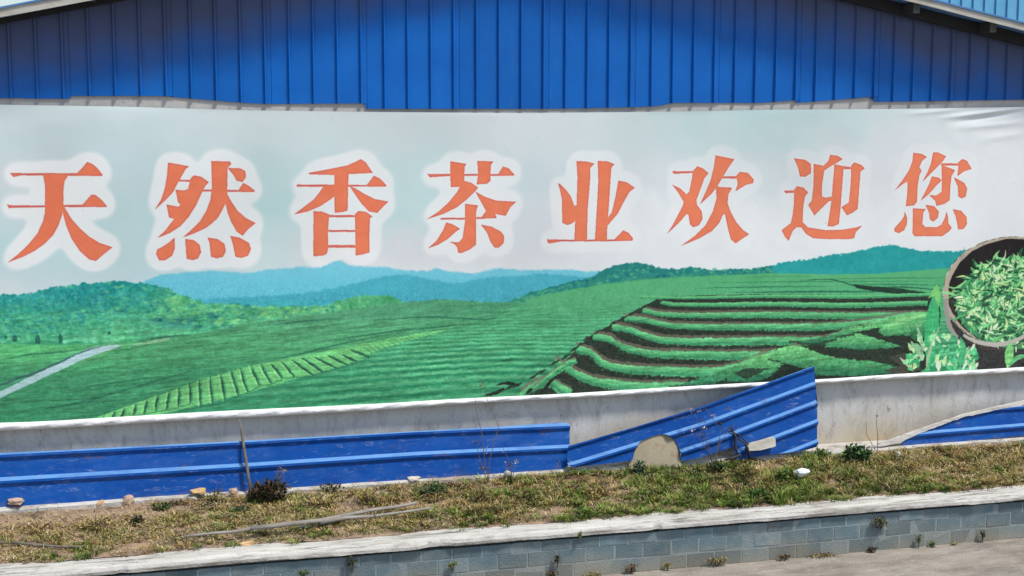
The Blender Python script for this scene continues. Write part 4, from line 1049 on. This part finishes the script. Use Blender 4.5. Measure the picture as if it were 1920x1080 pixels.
def leaves(centres, L_, Wd, cols, up=.6, r=rng):
    """one folded diamond of two triangles pairs per leaf"""
    n = len(centres); a = r.uniform(0, 2*math.pi, n); el = r.normal(up, .5, n)
    d = np.stack([np.cos(a)*np.cos(el), np.sin(a)*np.cos(el), np.sin(el)], 1)
    s = np.stack([-np.sin(a), np.cos(a), r.uniform(-.4, .4, n)], 1)
    L2 = (L_*r.uniform(.6, 1.3, n))[:, None]; W2 = (Wd*r.uniform(.6, 1.3, n))[:, None]
    p0 = centres; p1 = centres + d*L2*.5 + s*W2*.5; p2 = centres + d*L2 - np.array([0,0,1])*L2*.12; p3 = centres + d*L2*.5 - s*W2*.5
    V = np.stack([p0, p1, p2, p3], 1).reshape(-1, 3)
    Fc = np.arange(4*n).reshape(n, 4)
    return V, Fc, np.repeat(cols, 4, 0)
def pick(pal, n, r=rng, jit=.18):
    pal = np.array(pal); c = pal[r.integers(0, len(pal), n)]
    return c * (1 + r.uniform(-jit, jit, (n, 1)))
GR = [(.075,.125,.022),(.11,.17,.03),(.05,.09,.018),(.17,.22,.05)]
OL = [(.20,.19,.045),(.26,.22,.06),(.14,.13,.03),(.31,.26,.09)]
DR = [(.42,.30,.13),(.32,.21,.075),(.50,.38,.19),(.24,.15,.055)]
BR = [(.14,.075,.03),(.09,.05,.025),(.20,.11,.045),(.05,.032,.02)]
DK = [(.018,.026,.012),(.03,.028,.015),(.06,.05,.02),(.012,.014,.010)]
YG = [(.18,.22,.03),(.12,.18,.03),(.26,.28,.06)]
def plant(name, base, r_, h_, n, leaf_l, leaf_w, pal, label, cat='weed', stems=5, stem_len=None, group=None, squash=1.0):
    base = np.array(base); root = empty(name, tuple(base), label, cat, group)
    u = rng.normal(0, 1, (n, 3)); u /= np.linalg.norm(u, axis=1)[:, None]; q = rng.random(n)**.45
    c = u*q[:, None]*np.array([r_, r_*.7*squash, h_/2]) + np.array([0, 0, h_*.5]); c[:, 2] = np.maximum(c[:, 2], .004)
    V, Fc, cl = leaves(c, leaf_l, leaf_w, pick(pal, n))
    colored('foliage', V, Fc, cl, M['leaf'], root)
    parts = []
    for k in range(stems):
        a = rng.uniform(0, 2*math.pi); e = np.array([math.cos(a)*r_*.8, math.sin(a)*r_*.5, (stem_len or h_)*rng.uniform(.7, 1.1)])
        parts.append(tube([(0,0,-.03), tuple(e*.5 + np.array([0,0,.02])), tuple(e)], [.005,.004,.002], 4))
    v, f = join(parts); me = bpy.data.meshes.new('stem'); me.from_pydata(v, [], f); me.materials.append(M['stem'])
    so_ = bpy.data.objects.new('stem', me); COL.objects.link(so_); so_.parent = root
    return root
def g(x, y, dz=-.01): return lv(x, y, dz)
plant('withered_bush', g(506, 944), .17, .20, 420, .055, .03, DK + BR[:2], 'dark withered bush in front of the sheets right of the leaning stick', 'bush', 9, .30)
plant('withered_bush', g(478, 940), .08, .12, 130, .04, .022, DK + BR, 'small dark withered clump at the foot of the leaning stick', 'bush', 5, .16)
plant('leafy_bush', g(1606, 868), .15, .17, 420, .05, .028, [(.02,.06,.015),(.04,.10,.03),(.08,.15,.05),(.012,.03,.010)], 'dense green bush between the tilted sheet and the cement strip', 'bush', 5)
plant('verge_weed', g(1200, 890), .07, .12, 140, .045, .02, [(.03,.09,.04),(.05,.12,.05),(.02,.05,.02)], 'bluish green weed under the arched notch of the sheet', stems=4)
plant('verge_weed', g(1425, 938), .10, .10, 200, .04, .02, [(.03,.10,.015),(.06,.15,.02),(.02,.06,.01)], 'bright green weed clump at the coping below the bleached board', stems=3)
plant('verge_weed', g(1475, 905), .11, .12, 220, .05, .022, GR, 'green weed clump left of the white wrapper', stems=4)
plant('verge_weed', g(258, 985), .05, .08, 120, .03, .018, DK + GR[:2], 'small dark green tuft in dry grass at the left', stems=3)
plant('verge_weed', g(305, 956), .09, .06, 130, .035, .02, DK + GR, 'low dark weed by the ledge left of the flat orange stone', stems=3)
plant('verge_weed', g(620, 925), .12, .08, 150, .035, .018, DK + OL, 'dark weed row under the middle sheet near the withered bush', stems=5)
plant('verge_weed', g(815, 925), .14, .09, 240, .035, .02, [(.05,.10,.03),(.08,.13,.05),(.03,.06,.02)], 'grey green weed patch under the middle sheet', stems=4)
plant('verge_weed', g(1345, 885), .12, .10, 220, .04, .018, [(.04,.08,.02),(.03,.06,.02),(.08,.12,.03)], 'dark green tuft right of the arched notch', stems=4)
plant('verge_weed', g(1540, 858), .10, .08, 160, .04, .02, GR, 'green tuft at the right foot of the tilted sheet', stems=4)
plant('verge_weed', g(450, 962), .10, .05, 160, .03, .02, [(.10,.12,.06),(.06,.08,.03)], 'grey green rosette above the grey branch end', stems=2)
for x, y, r_, h_, n_l, pal, lab in [
    (690, 940, .12, .10, 200, DR + OL, 'straw coloured bushy weed right of the dark withered bush'),
    (590, 952, .13, .10, 220, DR + BR[:1], 'tan dry weed mound between the withered bush and the branches'),
    (905, 940, .10, .12, 200, BR + OL, 'reddish brown weed at the foot of the tall dry stalk'),
    (990, 935, .12, .10, 200, OL + GR, 'olive weed clump below the right end of the middle sheet'),
    (1120, 930, .14, .08, 220, DR + OL[:2], 'pale tan weed patch left of the arched notch'),
    (1265, 905, .12, .10, 240, OL + GR, 'olive green weed in front of the tan slab right side'),
    (1400, 895, .10, .13, 220, OL + GR[:2], 'tall olive weed below the black rubber scrap'),
    (1700, 885, .13, .11, 240, DR + OL, 'golden dry weed below the whitish stone'),
    (1800, 890, .14, .12, 260, DR + [(.38,.24,.09)], 'rust gold dry weed near the right end of the verge'),
    (1880, 868, .12, .10, 200, DR + OL[:2], 'golden weed at the far right below the ledge'),
    (1590, 912, .11, .10, 200, OL + YG, 'yellow olive weed below the dense green bush'),
    (400, 945, .12, .12, 200, BR + OL, 'brown scrubby weed right under the flat orange stone'),
    (70, 1000, .16, .08, 220, DR, 'mound of straw dry weeds at the far left'),
    (180, 990, .15, .08, 220, DR + OL[:1], 'straw mound left of the small dark green tuft'),
    (1010, 960, .07, .06, 120, [(.4,.42,.3),(.14,.2,.05),(.2,.28,.08)], 'pale speckled weed near the coping below the middle sheet end')]:
    plant('verge_weed', g(x, y), r_, h_, n_l, .034, .012, pal, lab, stems=5, stem_len=h_*1.25, group='mixed weed clumps of the verge')
W1 = 1.395
for x, y, r_, h_, n, pal, lab in [
    (1110, 1082, .10, .05, 90, OL + BR[:1], 'olive brown ground weed left of the reddish brown weed'),
    (1470, 1046, .07, .04, 70, BR + OL[:1], 'thin rusty weed left of the longer rusty ground weed'),
    (1790, 1024, .05, .03, 40, OL, 'tiny olive tuft at the wall foot right of the green sprigs'),
    (660, 1058, .055, .13, 80, DK + GR[:1], 'dark weed hanging under the coping left of the yellow green sprig'),
    (848, 1062, .045, .06, 70, YG, 'yellow green sprig growing from the block wall'),
    (570, 1078, .05, .05, 60, GR, 'green weed at the bottom edge of the picture'),
    (1045, 1052, .028, .09, 50, DK + GR[:1], 'small dark sprig on the second row of blocks'),
    (1088, 1004, .018, .06, 30, YG, 'tiny yellow sprig poking from the coping edge'),
    (1183, 1070, .06, .09, 90, BR, 'reddish brown dry weed at the foot of the block wall'),
    (1252, 1062, .035, .05, 50, YG + OL, 'olive tuft at the wall foot right of the reddish weed'),
    (1650, 985, .085, .12, 160, DK + OL[:2], 'bushy dark weed hanging from under the coping'),
    (1722, 1018, .028, .12, 50, GR, 'thin green sprig left of a pair at the wall foot'),
    (1748, 1024, .04, .06, 60, GR, 'low green sprig right of a pair at the wall foot'),
    (1843, 1006, .032, .09, 50, DK, 'dark spidery weed on the lowest row of blocks'),
    (1635, 1034, .055, .06, 80, DK + BR, 'dark dried tuft at the wall foot below the hanging weed'),
    (1545, 1044, .16, .04, 120, BR + OL, 'low rusty ground weed along the wall foot'),
    (1345, 1054, .12, .05, 120, OL + BR[:1], 'low olive ground weed at the wall foot near the middle'),
    (1035, 1080, .06, .06, 60, BR + DK, 'brown weed tuft at the lower edge left of the reddish weed')]:
    p = np.array(on_wall(x, y, W1 + .02)); p[2] -= h_*.35
    plant('wall_weed', p, r_, h_, n, .028, .014, pal, lab, 'weed', 3, squash=.35, group='weeds growing on the retaining wall')
# tall dry stalks
def stalk(base, tips, heads, label, r0=.0045):
    base = np.array(base); root = empty('dry_stalk', tuple(base), label, 'weed', 'tall dry stalks before the wall')
    parts = []
    for tip in tips:
        pts = [np.zeros(3)] + [np.array(q) - base for q in tip]
        parts.append(tube([tuple(q) for q in pts], list(np.linspace(r0, .002, len(pts))), 4))
    v, f = join(parts); me = bpy.data.meshes.new('stem'); me.from_pydata(v, [], f); me.materials.append(M['stem'])
    o = bpy.data.objects.new('stem', me); COL.objects.link(o); o.parent = root
    for (q, rad, n, pal) in heads:
        q = np.array(q) - base; c = rng.normal(0, rad*.5, (n, 3)) + q
        V, Fc, cl = leaves(c, .022, .012, pick(pal, n)); colored('seed_head', V, Fc, cl, M['leaf'], root)
WH = [(.55,.53,.50),(.40,.36,.32),(.25,.20,.17)]
stalk(P(916,905,.42), [[P(908,860,.40), P(905,820,.38), P(893,770,.30), P(891,745,.26)], [P(918,862,.40), P(935,800,.36), P(922,772,.3), P(906,728,.22)], [P(905,880,.4), P(893,835,.37)]],
      [(P(905,722,.22), .035, 30, BR), (P(893,830,.37), .025, 24, BR), (P(910,846,.38), .022, 20, WH), (P(905,878,.4), .03, 30, BR)], 'tall dry stalk with brown heads before the middle sheet and banner')
stalk(P(960,900,.42), [[P(957,870,.40), P(950,855,.38), P(941,835,.36)], [P(965,880,.4), P(972,862,.38)]], [(P(955,872,.4), .03, 40, BR+OL), (P(968,866,.4), .02, 20, WH)], 'short dry stalk right of the tallest one by the middle sheet')
stalk(P(1338,880,.50), [[P(1330,840,.46), P(1312,800,.42), P(1298,764,.38)], [P(1345,840,.46), P(1352,808,.44), P(1338,788,.4), P(1322,764,.36)], [P(1350,830,.45), P(1372,800,.42)], [P(1330,850,.46), P(1305,812,.4)]],
      [(P(1297,770,.38), .02, 18, WH), (P(1312,772,.38), .016, 14, WH), (P(1338,780,.38), .018, 16, WH), (P(1298,808,.4), .02, 18, WH), (P(1322,806,.4), .018, 14, WH), (P(1350,795,.42), .035, 40, DK), (P(1318,790,.4), .02, 20, BR), (P(1372,806,.42), .03, 36, DK)], 'tall branching stalk with white heads before the tilted sheet')
stalk(P(1008+40,882,.36), [[P(1046,868,.34), P(1044,858,.34)]], [(P(1046,866,.34), .012, 10, BR)], 'tiny dry stalk at the right end of the middle sheet')
stalk(P(533,915,.40), [[P(532,892,.37), P(530,880,.35)], [P(528,905,.38), P(524,890,.36)]], [(P(530,884,.36), .018, 20, WH), (P(524,892,.36), .014, 14, DK)], 'small pale headed stalk above the dark withered bush')
stalk(P(1645,852,.36), [[P(1646,820,.28), P(1643,790,.2), P(1645,768,.14)], [P(1625,815,.2), P(1624,790,.12)]], [(P(1645,780,.16), .012, 10, BR)], 'thin dry stalk against the concrete right of the tilted sheet')

# ------------------------------------------------------------------ grass of the verge: one mass
def vn(x, y, s, seed):
    r = np.random.default_rng(seed); G_ = r.random((256, 64)); X = x/s; Y = y/s
    i = np.floor(X).astype(int); j = np.floor(Y).astype(int); fx = X - i; fy = Y - j; fx = fx*fx*(3-2*fx); fy = fy*fy*(3-2*fy)
    q = lambda a, b2: G_[a % 256, b2 % 64]
    return (q(i,j)*(1-fx)+q(i+1,j)*fx)*(1-fy) + (q(i,j+1)*(1-fx)+q(i+1,j+1)*fx)*fy
NB = 80000
gxx = rng.uniform(-2.9, 11.6, NB); goff = OB + .04 + (OF - OB - .05)*rng.random(NB)**.92
px_ = np.array([project((a, -b2, .5))[0] for a, b2 in zip(gxx[::200], goff[::200])])  # sanity only
t_ = (goff - OB)/(OF - OB)
dx = gxx; cam_x = 960 + F_PX*(((gxx)*RT[0] + (-goff + D)*RT[1]) / ((gxx)*FW[0] + (-goff + D)*FW[1] + (.4 - CAM_Z)*FW[2]))
big = vn(gxx, goff*2, .55, 1); mid_ = vn(gxx, goff*1.6, .16, 2); fine = vn(gxx, goff, .05, 3)
dens = .15 + 1.3*mid_ - .25*fine - .9*np.clip(.42-big, 0, 1)
# bare soil along the upper left, thinner near the ledge in the middle
bare = np.clip((380 - cam_x)/250, 0, 1)*np.clip((.36 - t_)/.12, 0, 1)*1.3 + np.clip((1300-cam_x)/600,0,1)*np.clip((.10-t_)/.06,0,1)*.5
bare += np.clip((cam_x-1780)/80,0,1)*np.clip((.2-t_)/.1,0,1)*.8
keep = rng.random(NB) < np.clip(dens - bare, .02, 1)
gxx, goff, t_, cam_x, big, mid_, fine = [q[keep] for q in (gxx, goff, t_, cam_x, big, mid_, fine)]
n = len(gxx)
green = np.interp(cam_x, [0, 300, 450, 900, 1000, 1300, 1550, 1650, 1920], [-.2, -.2, .10, .20, .30, .55, .50, .15, .0]) + np.clip((t_ - .72)*1.9, 0, .55)*np.interp(cam_x,[0,1600,1920],[1.1,.9,.4]) + (big - .5)*1.1 + (mid_-.5)*.7
rusty = np.clip((vn(gxx+40, goff*2, .4, 5) - .55)*4, 0, 1)*np.clip((.5 - t_)*3, 0, 1)
r1 = rng.random(n)
def sel(pal): return pick(pal, n, jit=.25)
colr = np.where((r1 < np.clip(green, 0, 1))[:, None], sel(GR + YG[:1] + OL[:1]), np.where((rng.random(n) < .45)[:, None], sel(OL), sel(DR)))
colr = np.where((rng.random(n) < rusty*.8)[:, None], sel(BR), colr)
colr *= 1.12
gz = np.array([ground_z(a, b2) for a, b2 in zip(goff, gxx)])
hgt = (.018 + .040*rng.random(n)**1.5 + .035*np.clip(mid_ - .45, 0, 1)*2)*np.interp(cam_x, [0, 300, 1000, 1400, 1920], [.75, .8, 1.0, 1.15, 1.05])*np.interp(t_, [0, .1, .85, 1], [.6, 1, 1, .6])
an = rng.uniform(0, 2*math.pi, n); ln = rng.uniform(.2, 1.1, n)
dirv = np.stack([np.cos(an)*ln, np.sin(an)*ln*.7, np.ones(n)], 1); dirv /= np.linalg.norm(dirv, axis=1)[:, None]
sd_ = np.stack([np.cos(an + 1.3), np.sin(an + 1.3), np.zeros(n)], 1); wd = (.0026 + .0032*rng.random(n)**2)[:, None]
base_ = np.stack([gxx, -goff, gz - .004], 1)
m1 = base_ + dirv*(hgt*.55)[:, None]; tip = base_ + dirv*hgt[:, None]*np.array([1.25, 1.25, .82])
Vg = np.stack([base_ - sd_*wd, base_ + sd_*wd, m1 + sd_*wd*.8, m1 - sd_*wd*.8, tip], 1).reshape(-1, 3)
ii = np.arange(n)*5
Fq = np.stack([ii, ii+1, ii+2, ii+3], 1); Ft = np.stack([ii+3, ii+2, ii+4, ii+4], 1)
F3 = np.concatenate([np.stack([ii, ii+1, ii+2], 1), np.stack([ii, ii+2, ii+3], 1), np.stack([ii+3, ii+2, ii+4], 1)])
gr = colored('verge_grass', Vg, F3, np.repeat(colr, 5, 0), M['leaf'])
tag(gr, 'short dry and green grass covering the verge above the retaining wall', 'grass', kind='stuff')
# tussocks: taller bunches, each of one colour
NC = 4200
cx = rng.uniform(-2.9, 11.6, NC); co = OB + .06 + (OF - OB - .03)*rng.random(NC)
ct = (co - OB)/(OF - OB); ccx = 960 + F_PX*((cx*RT[0] + (-co + D)*RT[1]) / (cx*FW[0] + (-co + D)*FW[1] + (.4 - CAM_Z)*FW[2]))
cb = vn(cx, co*2, .35, 31)
kc = rng.random(NC) < np.interp(ccx, [0, 330, 500, 1000, 1920], [.30, .45, .75, 1, .95])*np.clip(cb*2.2-.35, .08, 1.3)*np.where((ccx < 340) & (ct < .33), .12, 1)
cx, co, ct, ccx, cb = cx[kc], co[kc], ct[kc], ccx[kc], cb[kc]; NC = len(cx)
cg = np.interp(ccx, [0, 300, 450, 900, 1300, 1550, 1650, 1920], [-.2, -.18, .12, .28, .55, .55, .15, -.02]) + np.clip((ct-.7)*2, 0, .6)*np.interp(ccx,[0,1600,1920],[1.2,.9,.4]) + (cb-.5)*1.1
rC = rng.random(NC)
ccol = np.where((rC < cg)[:, None], pick([(.15,.24,.035),(.10,.17,.03),(.23,.30,.06),(.06,.10,.02),(.20,.22,.05)], NC), np.where((rng.random(NC) < .4)[:, None], pick(OL + [(.36,.32,.11)], NC), pick(DR + [(.56,.43,.22),(.42,.31,.13)], NC)))
ccol = np.where((rng.random(NC) < .10)[:, None], pick(BR + DK, NC), ccol)
NPB = 34; idc = np.repeat(np.arange(NC), NPB); n = len(idc)
rad = rng.uniform(.012, .045, NC)[idc]; chh = (.035 + .06*rng.random(NC)**2)*np.interp(ccx, [0,400,1000,1500,1920], [.8,.95,1.05,1.45,1.2]); hh_ = chh[idc]*rng.uniform(.5, 1.15, n)
an = rng.uniform(0, 2*math.pi, n); rq_ = np.sqrt(rng.random(n))*rad
bx_ = cx[idc] + np.cos(an)*rq_*1.4; bo_ = np.minimum(co[idc] - np.sin(an)*rq_, OF + .05)
ln = rng.uniform(.25, 1.25, n)
dirv = np.stack([np.cos(an)*ln, np.sin(an)*ln*.8, np.ones(n)], 1); dirv /= np.linalg.norm(dirv, axis=1)[:, None]
sd_ = np.stack([np.cos(an + 1.4), np.sin(an + 1.4), np.zeros(n)], 1); wd = (.0022 + .003*rng.random(n)**2)[:, None]
base_ = np.stack([bx_, -bo_, np.array([ground_z(a, b2) for a, b2 in zip(bo_, bx_)]) - .004], 1)
m1 = base_ + dirv*(hh_*.55)[:, None]; tip = base_ + dirv*hh_[:, None]*np.array([1.35, 1.35, .78])
Vg = np.stack([base_ - sd_*wd, base_ + sd_*wd, m1 + sd_*wd*.8, m1 - sd_*wd*.8, tip], 1).reshape(-1, 3)
ii = np.arange(n)*5
F3 = np.concatenate([np.stack([ii, ii+1, ii+2], 1), np.stack([ii, ii+2, ii+3], 1), np.stack([ii+3, ii+2, ii+4], 1)])
cf = ccol[idc]*(1 + rng.uniform(-.25, .25, (n, 1)))
tag(colored('grass_tussocks', Vg, F3, np.repeat(cf, 5, 0), M['leaf']), 'taller tussocks of green and straw coloured grass on the verge', 'grass', kind='stuff')
# fallen straw lying on the soil
NS = 42000
sx0 = rng.uniform(-2.9, 11.6, NS); so0 = OB + .05 + (OF - OB - .04)*rng.random(NS); st0 = (so0-OB)/(OF-OB)
scx = 960 + F_PX*((sx0*RT[0] + (-so0 + D)*RT[1]) / (sx0*FW[0] + (-so0 + D)*FW[1] + (.4 - CAM_Z)*FW[2]))
sden = np.interp(scx, [0,420,560,1000,1300,1620,1750,1920],[1,.9,.5,.35,.25,.25,.8,.8])*np.clip((vn(sx0, so0*2.2, .3, 61)-.30)*3.2, 0, 1)*np.where((scx<380)&(st0<.25), .15, 1)
kk = rng.random(NS) < sden; sx0, so0 = sx0[kk], so0[kk]; n = len(sx0)
an = rng.uniform(0, 2*math.pi, n); L0 = rng.uniform(.02, .075, n); dv = np.stack([np.cos(an), np.sin(an)*.8, rng.uniform(-.1, .45, n)], 1); sv = np.stack([-np.sin(an), np.cos(an), np.zeros(n)], 1)*rng.uniform(.0015,.003,n)[:, None]
p0_ = np.stack([sx0, -so0, np.array([ground_z(a, b2) for a, b2 in zip(so0, sx0)]) + rng.uniform(.004, .05, n)], 1)
Vs = np.stack([p0_ - sv, p0_ + sv, p0_ + dv*L0[:, None] + sv*.5, p0_ + dv*L0[:, None] - sv*.5], 1).reshape(-1, 3)
tag(colored('fallen_straw', Vs, np.arange(4*n).reshape(n, 4), np.repeat(pick([(.56,.43,.23),(.46,.33,.15),(.36,.25,.11),(.62,.52,.32)], n), 4, 0), M['leaf']), 'dry straw lying loosely over the soil of the verge', 'straw', kind='stuff')
# broad-leaved ground cover mixed in
NL = 15000
lx = rng.uniform(-2.9, 11.6, NL); lo_ = OB + .05 + (OF - OB - .07)*rng.random(NL)
lt_ = (lo_ - OB)/(OF - OB); lcx = 960 + F_PX*((lx*RT[0] + (-lo_ + D)*RT[1]) / (lx*FW[0] + (-lo_ + D)*FW[1] + (.4 - CAM_Z)*FW[2]))
cl_ = vn(lx, lo_*2, .22, 21); pk = np.clip((cl_ - .45)*2.2, 0, 1)*np.interp(lcx, [0, 350, 600, 1920], [.12, .5, 1, .8])*(.35 + .9*lt_)
kp = rng.random(NL) < pk; lx, lo_, lcx, lt_ = lx[kp], lo_[kp], lcx[kp], lt_[kp]
cc = np.stack([lx, -lo_, np.array([ground_z(a, b2) for a, b2 in zip(lo_, lx)]) + rng.uniform(.01, .06, len(lx))], 1)
gsel = rng.random(len(lx)) < np.interp(lcx, [0, 600, 1600, 1920], [.4, .7, .7, .3])
lc = np.where(gsel[:, None], pick(GR + [(.10,.17,.04),(.16,.20,.08)], len(lx)), pick(OL + DR[:2] + [(.30,.30,.14)], len(lx)))
V, Fc, cl = leaves(cc, .030, .016, lc, up=.3)
tag(colored('ground_cover', V, Fc, cl, M['leaf']), 'broad leaved low weeds mixed through the verge grass', 'ground cover', kind='stuff')
# crumbs of cement and gravel
NG = 420; V, Fc = [], []
for k in range(NG):
    if k < 300: x = random.uniform(-2.8, 11.5); o_ = random.uniform(.32, 1.22); z = ground_z(o_, x)
    else: x = random.uniform(2.5, 11.5); o_ = 1.42 + random.random()**3*1.6; z = RZ
    s_ = random.uniform(.003, .010); nn = len(V)
    for q in ((1,0,-.2),(0,1,0),(-1,.1,-.1),(0,-1,.1),(.1,0,.8),(0,.1,-.7)):
        V.append((x + q[0]*s_*random.uniform(.7,1.3), -o_ + q[1]*s_, z + s_*.4 + q[2]*s_))
    for t3 in ((0,1,4),(1,2,4),(2,3,4),(3,0,4),(1,0,5),(2,1,5),(3,2,5),(0,3,5)): Fc.append(tuple(nn + w_ for w_ in t3))
tag(obj('gravel', V, Fc, M['stone_cream']), 'scattered cement crumbs and gravel along the wall', 'gravel', kind='stuff')
